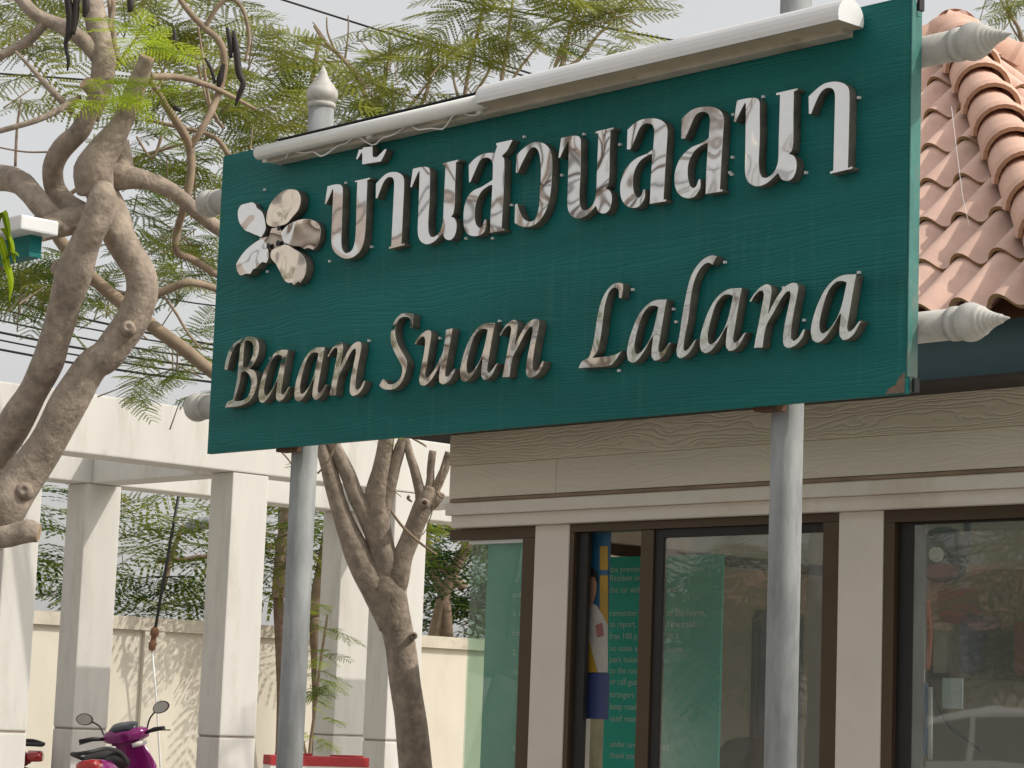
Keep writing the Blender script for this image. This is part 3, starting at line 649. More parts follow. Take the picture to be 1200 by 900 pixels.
for k, cpt in enumerate(((RX1, RY0), (RX1, RY1), (RX0, RY0), (RX0, RY1))):
    a = V((cpt[0], cpt[1], RZ+.0)); d = APX-a; Lh = d.length; dn = d.normalized()
    side = dn.cross(V((0, 0, 1))).normalized(); up = side.cross(dn)
    nh = int(Lh/.3)
    for i in range(nh+1):
        if i*.3 > Lh-.1: break
        p = a+dn*(i*.3-.04)+up*(.012)
        rot = Matrix((side, dn, up)).transposed().to_4x4()
        tilt = Matrix.Rotation(radians(-3.6), 4, 'X')
        o = bpy.data.objects.new('hip_tile', HM); COL.objects.link(o); o.parent = roof
        o.matrix_local = Matrix.Translation(p+up*.02-wloc(roof)) @ rot @ tilt
# mortar under the hip tiles
b = MB()
for cpt in ((RX1, RY0), (RX1, RY1), (RX0, RY0), (RX0, RY1)):
    a = V((cpt[0], cpt[1], RZ)); b.tube([a+V((0, 0, .01)), APX], .075, 8)
mo = b.build('hip_mortar', mat('hip_mortar_mix', (.45, .3, .23), .95, var=.25, scale=14, bump=.4, bscale=30), roof)
b = MB(); b.lathe([(-.05, .17), (.02, .165), (.08, .12), (.12, .05)], APX, (0, 0, 1), 14); b.build('apex_cap', RIDGET, roof)
b = MB(); b.tube([atY(1115, 125, 7.85), atY(1121, 175, 7.7), atY(1128, 230, 7.5), atY(1136, 265, 7.4)], .0011, 5); b.build('loose_string', WPLAST, roof)
# ---- what stands inside the booth
TEALB = mat('teal_notice_board', (.04, .52, .43), .5, var=.08, scale=2)
WTXT = mat('white_lettering', (.78, .86, .8), .6, var=.02)
def board_thing(name, label, x0, x1, z0, z1, Y, lines, size=.05, m=TEALB):
    t = thing(name, label, 'notice board', ((x0+x1)/2, Y, z0))
    MB().box((x0, Y, z0), (x1, Y+.012, z1)).build('board_panel', m, t)
    for x, z, s in lines:
        me = text_mesh(s, size); me.materials.append(WTXT); link('text_line', me, t, (x, Y-.002, z))
    # feet
    for xx in (x0+.06, x1-.06):
        MB().box((xx-.012, Y+.013, .12), (xx+.012, Y+.03, z1-.1)).build('stand_leg', BRONZE, t)
    return t
BYb = 8.25
bx0, bx1 = atY(712, 700, BYb).x, atY(846, 700, BYb).x
zt = atY(780, 651, BYb).z
lines = []
def bl(x, y, s): p = atY(x, y, BYb); lines.append((p.x, p.z-.02, s))
for y, s in ((666, 'the premises,'), (676, 'Resident only'), (690, 'the car with permit card.'), (717, 'remember to report to the rooms,'), (730, 'to report, used out of the road'), (744, 'free 100 p.m., used 100 %'), (758, 'no noise expansion, rooms'), (771, 'park inside,'), (784, 'to the rooms,'), (797, 'or call guard'), (812, 'strangers used,'), (826, 'keep road clear,'), (840, 'used road.'), (870, 'under order and road'), (883, 'thank you')):
    bl(715, y, s)
board_thing('notice_board', 'teal notice board with rows of white text behind the middle booth window', bx0, bx1, .3, zt, BYb, lines, .043)
BYl = 7.64
lines = []
for y, s in ((700, 'order and'), (722, '1. car'), (745, 'road'), (768, '2. used'), (790, 'out'), (880, 'no. 1')):
    p = atY(601, y, BYl); lines.append((p.x, p.z, s))
board_thing('notice_board', 'pale teal notice panel behind the left corner glass of the booth', atY(570, 700, BYl).x, wx[628]-.02, .3, atY(590, 634, BYl).z, BYl, lines, .04, mat('pale_teal_panel', (.2, .52, .49), .4, var=.12, scale=1.2))
# poster with a man and a blue lower sheet
PYp = 7.66
pt = thing('wall_poster', 'narrow yellow poster of a man in a white shirt hung at the open window edge', 'poster', (atY(697, 700, PYp).x, PYp, 1.4))
pxs = lambda x, y: (atY(x, y, PYp).x, atY(x, y, PYp).z)
def patch(name, pts, m, off, par=pt, sm=True):
    q = [pxs(x, y) for x, y in pts]
    me = plate([smooth_poly(q, 3) if sm else q], .002); me.materials.append(m); return link(name, me, par, (0, PYp-off, 0))
MB().box((pxs(685.5, 700)[0], PYp+.002, pxs(690, 790)[1]), (pxs(713, 700)[0], PYp+.006, pxs(690, 625)[1])).build('poster_sheet', mat('poster_blue', (.02, .1, .19), .4, var=.15, scale=5), pt)
YEL = mat('poster_yellow', (.36, .22, .03), .4, var=.1); SKIN = mat('printed_skin', (.36, .2, .13), .5, var=.1); SHIRT = mat('printed_shirt', (.4, .375, .34), .5, var=.1, scale=12)
patch('poster_print', [(703, 640), (712.5, 640), (712.5, 740), (703, 728)], YEL, .001, sm=False)
patch('poster_print', [(702, 668), (712.8, 668), (712.8, 674), (702, 674)], MATS['poster_blue'], .003, sm=False)
patch('poster_print', [(685.5, 745), (690, 748), (701, 788), (685.5, 788)], YEL, .005, sm=False)
patch('poster_print', [(686, 714), (692, 706), (700, 710), (707, 722), (712.5, 732), (712.5, 788), (700, 788), (694, 768), (687, 745)], SHIRT, .0025, sm=False)
patch('poster_print', [(688, 678), (692, 670), (698, 671), (700, 682), (699, 697), (694, 710), (689, 704), (687, 690)], SKIN, .006)
patch('poster_print', [(686.5, 686), (688, 670), (694, 664.5), (700, 669), (701.5, 684), (698, 676), (690, 677)], BLACK, .009)
patch('poster_print', [(699, 733), (706, 730), (708, 744), (701, 747)], mat('poster_rose', (.28, .1, .1), .5), .007)
MB().box((pxs(685, 800)[0], PYp-.004, pxs(683, 842)[1]), (pxs(712, 800)[0], PYp+.012, pxs(683, 789)[1])).build('blue_pocket', mat('blue_folder', (.035, .05, .15), .35, var=.12), pt)
LB = mat('blue_grey_locker', (.06, .1, .16), .5, var=.1)
q0 = atY(832, 715, 9.6); q1 = atY(872, 715, 9.6); t = thing('locker', 'blue grey metal locker with louvred door behind the middle booth window', 'locker', ((q0.x+q1.x)/2, 9.6, .12))
MB().box((q0.x, 9.6, .121), (q1.x+.12, 9.95, q0.z)).build('cabinet', LB, t)
MB().box((q0.x+.02, 9.585, .2), (q1.x+.1, 9.599, q0.z-.04)).build('door', LB, t)
for k in range(9): MB().box((q0.x+.06, 9.572, q0.z-.14-k*.05), (q1.x+.06, 9.584, q0.z-.115-k*.05)).build('louvre', mat('locker_louvre', (.14, .2, .28), .5), t)
c0 = atY(880, 860, 8.9); t = thing('office_chair', 'black office chair with rounded back behind the middle booth window', 'chair', (c0.x, 8.9, .12))
me = plate([smooth_poly([(-.22, .0), (.22, .0), (.25, .3), (.17, .52), (-.17, .52), (-.25, .3)], 4, 80)], .06, .015); me.materials.append(BLACK); link('backrest', me, t, (c0.x, 8.9, .62))
me = plate([smooth_poly([(-.23, -.2), (.23, -.2), (.25, .2), (-.25, .2)], 4, 100)], .07, .015); me.transform(Matrix.Rotation(pi/2, 4, 'X')); me.materials.append(BLACK); link('seat', me, t, (c0.x, 8.68, .6))
MB().tube([(c0.x, 8.68, .2), (c0.x, 8.68, .52)], .025, 8).build('stem', BRONZE, t); MB().tube([(c0.x, 8.93, .5), (c0.x, 8.96, .7)], .018, 6).build('back_bar', BRONZE, t)
for k in range(5): MB().tube([(c0.x, 8.68, .2), (c0.x+.28*cos(k*1.257), 8.68+.28*sin(k*1.257), .16)], .02, 6).build('base_arm', BLACK, t)
t = thing('wall_shelf', 'brown shelf of coloured folders on the back wall of the booth', 'shelf', (-6.6, 10.6, 1.5))
MB().box((-7.9, 10.42, 1.5), (-5.4, 10.69, 1.53)).build('shelf_board', BRONZE, t)
for k in range(14):
    x = -7.8+k*.17; b = MB(); b.box((x, 10.45, 1.531), (x+.05+.03*(k % 3), 10.66, 1.76+.04*((k*7) % 3))); b.build('folder', mat('folder_%s' % 'abcd'[k % 4], ((.3, .06, .05), (.55, .53, .48), (.06, .12, .3), (.06, .06, .06))[k % 4], .5), t)
# desk, fan, notes, bundle of straps, seen through the right window
t = thing('desk', 'plain wooden desk inside the booth behind the right window', 'desk', (-5.7, 8.6, .12))
DW = mat('desk_wood', (.25, .16, .09), .5, var=.2, scale=6, stretch=(.3, 1, 1))
MB().box((-6.3, 8.2, .84), (-5.12, 8.9, .88)).build('desk_top', DW, t)
for x, y in ((-6.25, 8.25), (-5.2, 8.25), (-6.25, 8.82), (-5.2, 8.82)): MB().box((x, y, .121), (x+.05, y+.05, .839)).build('leg', DW, t)
fp = atY(1100, 650, 8.35)
t = thing('wall_fan', 'dark blue round fan hung inside behind the right window', 'fan', (fp.x, fp.y, fp.z))
FB = mat('dark_blue_plastic', (.02, .035, .07), .4)
MB().lathe([(0, .03), (.01, .12), (.05, .125), (.07, .1), (.09, .03)], fp, (0, 1, 0), 24).build('fan_cage', FB, t)
MB().lathe([(0, .03), (.02, .035), (.03, .02)], fp-V((0, .03, 0)), (0, 1, 0), 16).build('fan_hub', WPLAST, t)
MB().tube([fp+V((0, .095, 0)), fp+V((0, .2, .05)), fp+V((0, .22, .4))], .015, 8).build('fan_arm', FB, t)
for i, (x, y0, y1, c) in enumerate(((1075, 700, 790, (.4, .07, .04)), (1081, 702, 800, (.55, .5, .45)), (1087, 704, 785, (.4, .1, .05)), (1078, 800, 880, (.05, .3, .22)), (1084, 800, 885, (.08, .15, .35)), (1090, 805, 890, (.5, .5, .5)))):
    a = atY(x, y0, 8.0); c2 = atY(x, y1, 8.0)
    b = MB(); b.tube([a, (a+c2)/2+V((.006*(-1)**i, .01, 0)), c2], .011, 7)
    tag(b.build('strap', mat('strap_%s' % 'abcdef'[i], c, .6)), ['red lanyard strap hanging highest beside the right window stile', 'cream lanyard strap hanging between the two red straps', 'shorter red lanyard strap hanging under the fan', 'green lanyard strap hanging low by the right window stile', 'blue lanyard strap hanging low between green and white straps', 'white lanyard strap hanging lowest in the right window'][i], 'strap', 'straps hanging inside the right window')
p = atY(1128, 795, 8.6); q = atY(1104, 830, 8.6)
b = MB(); b.box((q.x, 8.6, q.z), (p.x, 8.606, p.z)); tag(b.build('notice_sheet', mat('pale_blue_paper', (.5, .6, .68), .7)), 'pale blue sheet of paper pinned up inside the right window', 'paper')
p0 = atY(1093, 795, 8.2); 
b = MB(); b.tube(cr([atY(1090, 800, 8.2), atY(1108, 845, 8.2), atY(1130, 865, 8.2), atY(1150, 880, 8.2)], 5), .006, 6); tag(b.build('cable', BLACK), 'black cable drooping inside the right booth window', 'cable')
# ------------------------------------------------------------------ trees
def limb(m, pts, D, n=12, wob=.12, cap=False, sub=4):
    """pts: (x, y, radius in px, depth offset)"""
    q = []
    for p in pts:
        d = D+(p[3] if len(p) > 3 else 0); P = atD(p[0], p[1], d); q.append((P.x, P.y, P.z, p[2]*d/FPX))
    q = cr(q, sub)
    m.tube([v[:3] for v in q], [max(.002, v[3]) for v in q], n, True, 0, 1 if cap else 0, wob=wob)
def frond_mesh(name, length, pairs, teeth, m, seed=0, width=.36):
    """twice-pinnate feather leaf: rachis along +y, each pinna a drooping blade with leaflet-toothed edges"""
    rn = random.Random(seed); b = MB()
    for i in range(pairs):
        t = (i+.8)/(pairs+.2); y = length*t; z = -.2*length*t*t
        pl = length*width*(sin(pi*(.2+.72*t)))**.7*rn.uniform(.85, 1.1); hw = length*.021*rn.uniform(.85, 1.15)
        for sd in (-1, 1):
            ang = radians(66-22*t+rn.uniform(-7, 7)); d = V((sd*sin(ang), cos(ang), rn.uniform(-.15, .05))).normalized()
            o = V((0, y, z)); s_ = V((-d.y, d.x, 0)).normalized(); tw_ = rn.uniform(-.35, .35)
            P = lambda u: o+d*pl*u+V((0, 0, -.16*pl*u*u))
            for j in range(teeth):
                u0, u1 = .06+.94*j/teeth, .06+.94*(j+.72)/teeth; w0 = hw*(1-.6*u0*u0)
                for s2 in (-1, 1):
                    e = s_*s2*w0+V((0, 0, s2*w0*tw_))
                    b.face([P(u0), P(u0)+e*.9+d*pl*.25/teeth, P(u1)+e+d*pl*.35/teeth, P(u1)])
            b.face([P(0)-s_*.0018, P(0)+s_*.0018, P(1)])
    pts = [(0, length*k/5, -.2*length*(k/5)**2) for k in range(6)]
    b.tube(pts, [.005, .0045, .004, .003, .002, .001], 4, False)
    return b.mesh(name, m)
FR = {k: [frond_mesh('leaf', 1.0, 12, 8, mm, s*7+k2) for s in range(3)] for k2, (k, mm) in enumerate((('olive', LEAF1), ('mid', LEAF2), ('lime', LEAF3), ('deep', LEAF4)))}
CHEAP = {k: [frond_mesh('leaf', 1.0, 9, 4, mm, s*5+k2+50) for s in range(2)] for k2, (k, mm) in enumerate((('olive', LEAF1), ('mid', LEAF2), ('deep', LEAF4)))}
def frond_at(P, L, az, tilt, roll, kind, parent, rn, cheap=False):
    me = rn.choice((CHEAP if cheap else FR)[kind]); o = bpy.data.objects.new('leaf', me); COL.objects.link(o)
    o.parent = parent
    o.matrix_local = Matrix.Translation(V(P)-wloc(parent)) @ Matrix.Rotation(az, 4, 'Z') @ Matrix.Rotation(tilt, 4, 'X') @ Matrix.Rotation(roll, 4, 'Y') @ Matrix.Scale(L, 4)
    return o
def fronds(parent, boxes, rn, cap=300, cheap=False, tw=None, spread=True):
    """boxes: (x0,y0,x1,y1,count,D,dD,Lmin,Lmax,kinds)"""
    n = 0; jb = MB(); pts = []
    for (x0, y0, x1, y1, cnt, D, dD, l0, l1, kinds) in boxes:
        for _ in range(cnt):
            P = atD(rn.uniform(x0, x1), rn.uniform(y0, y1), D+rn.uniform(-dD, dD))
            L = rn.uniform(l0, l1); az = rn.uniform(0, 2*pi); tl = radians(rn.gauss(2, 16)); rl = radians(rn.gauss(0, 18)); kd = rn.choice(kinds)
            if n < cap: frond_at(P, L, az, tl, rl, kd, parent, rn, cheap); pts.append((P, L))
            n += 1
    if tw is not None:      # short stalks from leaf bases towards a common twig
        for P, L in pts:
            if rn.random() < .3:
                q = P+V((rn.uniform(-.25, .25), rn.uniform(-.25, .25), -rn.uniform(.08, .2))); tw.tube([q, P], [.005, .003], 4, False)
    return n
rn = random.Random(11)
# --- big pruned flame tree at the left
TD = 11.0
base = atD(-150, 1195, TD); base.z = 0
ft = thing('flame_tree', 'large pruned flame tree with thick grey forked limbs and feathery leaves at left', 'tree', base)
m = MB()
g0 = atD(-95, 760, TD)
bpts = cr([(base.x, base.y, -.2, .2), (base.x, base.y, .5, .165), (g0.x, g0.y, g0.z, .145), ], 5)
m.tube([p[:3] for p in bpts], [p[3] for p in bpts], 14, wob=.1)
limb(m, [(-95,760,32),(-60,690,27),(-20,628,24),(5,594,24,-.05),(24,566,23.5),(52,525,22.5),(84,469,21),(107,430,20.5),(124,418,21),(137,400,20),(156,374,20),(167,342,19),(163,315,18.5),(152,298,19),(140,278,19,.05),(132,255,20,.1),(124,235,21,.12),(116,216,18,.15)], TD, 18, .2)
limb(m, [(-90,755,28,.2),(-62,650,24,.2),(-25,565,21,.2),(8,512,20,.15),(24,483,19.5,.12),(41,455,18.5,.1),(55,426,18,.05),(63,400,18,.02),(72,372,19,.0),(80,345,19.5,-.05),(89,312,21,-.1),(98,290,19.5,-.12),(106,272,18.5,-.15),(114,250,18,-.15),(119,232,17,-.15),(122,218,11,-.12)], TD, 18, .2)
m.build('trunk', [BARK, CUT], ft)
def part_limb(pts, D=TD, cap=False, n=12, wob=.12, mat_=BARK, name='limb', par=ft):
    b = MB(); limb(b, pts, D, n, wob, cap); return b.build(name, [mat_, CUT], par)
part_limb([(112,218,20,.1),(128,208,18,.12),(150,208,14,.1),(178,213,10,.15),(205,226,9.5,.2),(228,246,9,.3),(256,268,8.5,.5),(300,290,8,.9)])
part_limb([(120,246,15),(98,256,17,.02),(78,260,17,.0),(60,266,15,-.05),(47,274,11,-.1)], cap=True)
part_limb([(-60,190,16,.6),(-5,207,15.5,.4),(20,212,15,.2),(36,226,14,.1),(52,245,13,0),(68,258,12,0)])
part_limb([(100,250,12,.1),(80,240,13,.2),(65,222,12.5,.25),(62,197,12,.2),(73,174,12.5,.15),(91,156,12.5,.1),(103,135,10.5,.1),(112,112,10,.1),(100,96,8,.05)], cap=True)
part_limb([(112,224,22,.0),(110,200,23,-.03),(123,174,18,-.03),(138,152,13.5,-.03),(148,132,12,-.03),(157,108,11.5,-.03),(165,88,10.5,-.03),(173,67,8.5,-.05)], cap=True)
part_limb([(140,215,13,.12),(143,190,13,.15),(140,165,11,.15)])
part_limb([(106,140,9,.2),(118,105,13,.2),(121,70,14,.2),(115,35,13,.25),(108,5,13,.3),(98,-40,12,.4)])
part_limb([(118,75,8,.2),(100,50,9.5,.2),(78,34,9,.25),(55,24,8.5,.3),(38,14,8,.3),(20,-8,7,.35)])
part_limb([(52,28,6,.3),(35,46,6,.3),(15,58,5.5,.3),(-20,75,5,.3)])
part_limb([(93,115,4,.1),(70,128,4,.0),(40,142,3.6,-.1),(-10,156,3.2,-.1)])
part_limb([(85,132,3.5,.15),(66,112,4.2,.1),(50,95,3.5,.1),(35,78,2.5,.1),(18,60,1.5,.1)])
for pts in ([(176,90,4),(205,90,4,.2),(235,97,3.6,.3),(262,108,3,.4),(300,128,2,.6)],
            [(174,90,3),(192,120,4.2,.1),(210,148,5,.2),(222,172,5.5,.3),(224,200,5,.3),(218,235,4.8,.3),(208,270,4.6,.4),(207,295,4.5,.4),(225,304,4.6,.5),(255,322,4.4,.6),(300,345,4,.9)],
            [(222,175,4,.3),(240,145,4.2,.3),(254,115,4.5,.4),(263,78,4.5,.4),(258,50,4.2,.4),(240,33,4,.4),(220,12,3.6,.4),(205,-10,3,.4)],
            [(60,265,6,.5),(75,288,7.5,.4),(108,325,7.8,.4),(145,357,8,.4),(178,382,8.2,.4),(210,405,8,.4),(246,434,7.5,.4),(300,470,7,.6)],
            [(182,345,5,.3),(200,338,5,.3),(220,331,4.8,.3),(240,334,4.5,.4),(262,342,4,.5)],
            [(240,33,3,.4),(255,8,3,.4),(270,-2,2.6,.4),(285,12,2.5,.4),(292,45,2.2,.4),(287,72,1.6,.4)],
            [(127,35,3,.4),(133,10,3,.5),(128,-10,3,.5)], [(138,70,3,.4),(132,35,3.2,.5),(128,0,3,.5)],
            [(268,182,3.5,.8),(250,160,3,.8),(205,148,2.6,.8),(170,140,2,.8)], [(190,158,2,.5),(178,185,1.6,.5),(160,160,1.4,.5)],
            [(255,140,2,.6),(245,118,2,.6),(238,70,1.6,.6),(232,30,1.2,.6)], [(262,150,2,.9),(250,135,2,.9),(240,110,1.6,.9),(228,60,1.4,.9)],
            [(236,410,1.2,.3),(220,390,1.5,.3),(205,365,1.6,.3),(190,345,1.5,.3)], [(80,178,1.5,.2),(60,178,1.3,.2),(30,178,1.1,.2),(0,173,1,.2)], [(18,195,1.8,.6),(20,150,1.6,.6),(25,115,1.2,.6)]):
    part_limb(pts, TD+.15, n=8, mat_=TWIG, name='twig', wob=.08)
part_limb([(-70,640,16,-.3),(-20,632,15,-.3),(10,628,14,-.3),(32,624,14,-.3),(46,626,11,-.3)], cap=True, wob=.3)
for x, y, r in ((150,384,6),(68,312,5),(28,575,7)):
    P = atD(x, y, TD-.06); b = MB(); rr = r*TD/FPX
    n2 = -(ray(x, y).normalized()); b.lathe([(-.06, rr*1.7), (.0, rr*1.45), (.014, rr*1.1), (.02, rr*.7), (.015, rr*.45), (.011, rr*.15)], P+n2*(.04), n2+V((0, 0, .2)), 12); b.build('branch_scar', BARK, ft)
for pts in ([(78,-10,4),(82,18,5),(81,38,4.5),(77,52,2.5),(80,70,2.2),(79,83,1)], [(90,-8,4),(88,20,4.5),(84,40,4)], [(100,-5,4),(101,10,4.5),(98,20,2)], [(152,-8,3.5),(153,8,4),(151,14,2)], [(266,32,2),(270,50,3.5),(270,68,2)], [(274,36,2),(277,60,4),(280,85,4.2),(285,98,3.5),(280,112,3),(276,124,1)], [(204,35,2),(205,48,2.5),(204,58,1)], [(195,112,2),(203,124,3.5),(212,130,2)], [(262,75,2),(258,92,4),(256,102,2)], [(240,68,1.5),(247,80,2),(252,98,1.5)]):
    b = MB(); limb(b, [(*p, .1) for p in pts], TD, 8, .1); b.build('seed_pod', POD, ft)
tw = MB()
boxes = [(0,-20,110,60,26,13,1.2,.32,.46,['olive']), (20,60,120,120,8,12.6,.8,.28,.42,['olive']), (-10,95,45,135,7,12.4,.6,.26,.36,['olive']),
         (125,-20,260,40,24,12.8,1,.3,.46,['olive']), (170,40,335,130,34,12.8,1,.3,.46,['olive']), (150,110,330,200,34,12.8,1,.3,.46,['olive', 'olive', 'mid']),
         (150,185,255,300,32,12.6,1,.28,.42,['mid', 'olive']), (190,300,250,350,8,12.6,.6,.25,.36,['mid', 'olive']), (0,300,65,345,16,12.4,.5,.3,.42,['mid', 'olive']),
         (-10,335,55,375,6,12.4,.5,.3,.4,['mid']), (105,320,150,360,6,12.4,.4,.25,.36,['mid', 'olive']), (200,385,250,415,5,12.6,.4,.25,.34,['mid', 'olive']), (150,395,250,470,14,14.0,.6,.28,.4,['mid', 'olive']), (260,20,345,150,26,13.2,1,.3,.44,['olive']), (290,60,420,160,20,13.4,.8,.3,.44,['olive'])]
fronds(ft, boxes, rn, 290, tw=tw)
for (x, y, cnt) in ((165,45,9),(195,55,7),(115,110,7),(125,95,6),(180,105,5),(190,150,4)):
    for _ in range(cnt):
        frond_at(atD(x+rn.uniform(-14, 14), y+rn.uniform(-12, 12), TD-.1+rn.uniform(-.2, .2)), rn.uniform(.16, .27), rn.uniform(0, 2*pi), radians(rn.gauss(8, 18)), radians(rn.gauss(0, 25)), 'lime', ft, rn)
o = tw.build('leaf_stalks', TWIG, ft); o['kind'] = 'stuff'
# --- trees rising behind the sign (their trunks stand behind the booth)
def back_tree(label, x, D, twigs, boxes, seed, trunk_to, group=None, cheap=False, name='flame_tree', trunk_r=.11, bark=TWIG, fork=None):
    base = atD(x, 1000, D); base.z = 0; t = thing(name, label, 'tree', base, group=group)
    b = MB(); tp = atD(*trunk_to, D); q = cr([(base.x, base.y, -.2, trunk_r*1.2), ((base.x*.6+tp.x*.4)+.08, (base.y*.6+tp.y*.4), tp.z*.45, trunk_r), (tp.x, tp.y, tp.z, trunk_r*.7)], 5)
    b.tube([p[:3] for p in q], [p[3] for p in q], 10, wob=.12); b.build('trunk', bark, t)
    for pts in twigs: part_limb(pts, D, n=8, mat_=TWIG, name='branch', par=t, wob=.06)
    r2 = random.Random(seed); tw = MB(); fronds(t, boxes, r2, 295, cheap, tw)
    if tw.v: o = tw.build('leaf_stalks', TWIG, t); o['kind'] = 'stuff'
    return t
back_tree('feathery tree behind the left half of the sign with a bare broken branch', 600, 17,
    [[(600,400,9),(530,310,7),(470,220,5),(440,160,4.5),(428,112,3.4),(415,85,3),(395,62,2.6),(380,48,2),(368,30,1.5)], [(395,62,2),(372,50,1.6),(350,48,1.2)], [(393,60,1.6),(384,38,1.2),(383,20,.8)], [(404,72,1.5),(408,40,1.1),(408,18,.7)], [(380,45,1.2),(370,30,.9),(366,26,.6)], [(405,72,1.6),(380,72,1.4),(345,68,1.2),(300,72,1)], [(365,100,3),(370,70,2.8),(375,42,2)],
     [(440,160,3),(448,105,2.8),(456,70,2.2),(457,45,1.4)], [(470,220,3),(462,160,2.4),(460,100,1.6)], [(480,150,2.6),(500,108,2.4),(505,80,1.8),(505,55,1.2)], [(478,128,2),(490,112,1.8),(503,95,1.4)], [(400,170,2),(430,140,1.8),(440,112,1.6)]],
    [(405,35,520,130,38,15,.8,.32,.5,['olive']), (420,80,490,140,14,15,.6,.3,.42,['olive', 'mid']), (340,90,420,160,16,15,.6,.3,.42,['olive'])], 21, (600, 400))
back_tree('feathery tree behind the middle of the sign reaching to the top of the picture', 640, 17,
    [[(610,330,7),(590,200,5),(560,130,4),(545,120,3),(552,70,2.4),(563,25,2),(570,-10,1.4)], [(560,130,3),(583,112,3),(590,80,2.4),(596,40,2),(602,-10,1.4)], [(540,122,2),(533,100,1.6),(530,80,1.1)], [(550,118,2.2),(572,85,1.8),(580,55,1.2)], [(590,110,2),(612,76,1.8),(632,52,1.2)]],
    [(520,-15,600,40,22,15.5,.7,.32,.48,['olive']), (520,40,570,90,14,15.5,.6,.3,.44,['olive']), (565,30,640,60,12,15.5,.6,.28,.42,['olive']), (590,-20,640,20,10,15.5,.6,.3,.44,['olive'])], 22, (620, 330))
back_tree('feathery tree behind the right half of the sign, leaning right over the lamp cover', 700, 17.5,
    [[(700,330,7),(640,140,4),(625,100,3.2),(655,82,3),(663,55,2.6),(672,20,2.2),(680,-10,1.6)], [(648,86,2),(678,70,2.4),(700,42,1.8),(720,25,1.1)], [(650,78,2),(658,60,3.5),(657,50,1.2)], [(672,40,1.6),(700,20,1.4),(730,10,1)]],
    [(640,-20,740,20,26,16,.7,.34,.5,['olive']), (660,10,740,50,16,16,.7,.34,.5,['olive']), (625,45,665,65,5,16,.5,.28,.4,['olive', 'mid']), (690,45,735,60,4,16,.4,.3,.42,['olive'])], 23, (700, 330))
back_tree('sparse twiggy tree behind the booth roof at top right', 1230, 18,
    [[(1230,200,5),(1210,100,4),(1196,40,2.6),(1185,18,1.8),(1178,-5,1.2)], [(1190,28,1.6),(1175,5,1.2),(1170,-10,.8)], [(1205,60,1.6),(1185,30,1.2),(1180,5,.8)], [(1212,90,1.6),(1205,40,1.4),(1205,0,1)]],
    [(1150,-12,1200,6,5,18,.5,.3,.4,['olive']), (1190,-10,1240,30,8,18,.5,.3,.45,['olive'])], 24, (1230, 200), trunk_r=.08)
back_tree('second feathery tree standing behind the big pruned one at the left edge', -110, 14.5,
    [[(-110,500,8),(-40,380,6),(30,330,4),(90,320,2.5)], [(-40,380,4),(40,260,3),(150,190,2.4),(250,160,1.6)], [(40,260,3),(110,120,2.2),(170,30,1.4)], [(90,320,2.4),(150,345,2),(235,330,1.4)]],
    [(-15,300,70,350,26,14,.6,.32,.46,['mid', 'olive', 'mid']), (-10,335,55,372,10,14,.5,.3,.42,['mid', 'deep']), (95,312,150,362,12,14,.4,.28,.4,['mid', 'olive']), (175,190,258,310,40,14.5,.7,.3,.44,['mid', 'olive', 'mid']), (190,290,252,350,14,14.5,.6,.28,.4,['mid', 'olive']),
     (170,60,340,180,26,15,.8,.32,.46,['olive']), (0,0,110,70,22,15,.8,.32,.46,['olive']), (130,400,255,470,16,15.5,.6,.3,.42,['mid', 'olive']), (290,90,360,170,8,15,.8,.3,.44,['olive', 'mid'])], 27, (-60, 420), trunk_r=.12, bark=BARK)
# --- trees beyond the boundary wall
back_tree('green leafy tree beyond the wall between the two left pergola columns', 60, 27,
    [[(60,900,6),(80,690,5),(100,640,4)], [(190,690,4),(205,640,3),(215,615,2)]],
    [(-20,570,90,690,30,27,1.5,.8,1.2,['mid', 'mid', 'deep']), (50,675,250,718,34,27,1.5,.6,1.0,['deep', 'mid', 'olive']), (140,570,250,640,26,26,1.2,.7,1.1,['mid', 'olive', 'olive']), (140,640,250,690,12,27,1.2,.7,1.0,['mid', 'olive'])], 31, (80, 700), cheap=True, name='leafy_tree', bark=BARK2)
tb = back_tree('slim brown trunked tree just beyond the wall, left of the grey sign post', 326, 26,
    [[(326,700,8),(330,640,7),(335,600,6),(330,560,5)]],
    [(300,570,350,690,26,26,1,.7,1.1,['mid', 'olive'])], 32, (326, 700), cheap=True, name='leafy_tree', trunk_r=.085, bark=BARK2)
back_tree('leaning brown trunked tree just beyond the wall, right of the grey sign post', 368, 26,
    [[(368,720,8),(380,650,7),(392,590,6)]],
    [(345,575,420,690,30,26.5,1,.7,1.1,['mid', 'mid', 'olive'])], 33, (368, 720), cheap=True, name='leafy_tree', trunk_r=.085, bark=BARK2)
back_tree('dark dense tree beyond the wall just left of the booth corner glass', 520, 33,
    [[(480,900,10),(520,700,8),(560,620,6),(590,560,4)], [(520,700,6),(500,640,5),(495,580,3)], [(545,690,6),(520,665,6),(500,640,5)]],
    [(480,600,620,740,120,34,1.6,.9,1.4,['deep', 'deep', 'mid']), (490,580,540,640,20,31,1,.8,1.2,['mid', 'olive'])], 34, (520, 700), cheap=True, name='leafy_tree', trunk_r=.13, bark=BARK2)
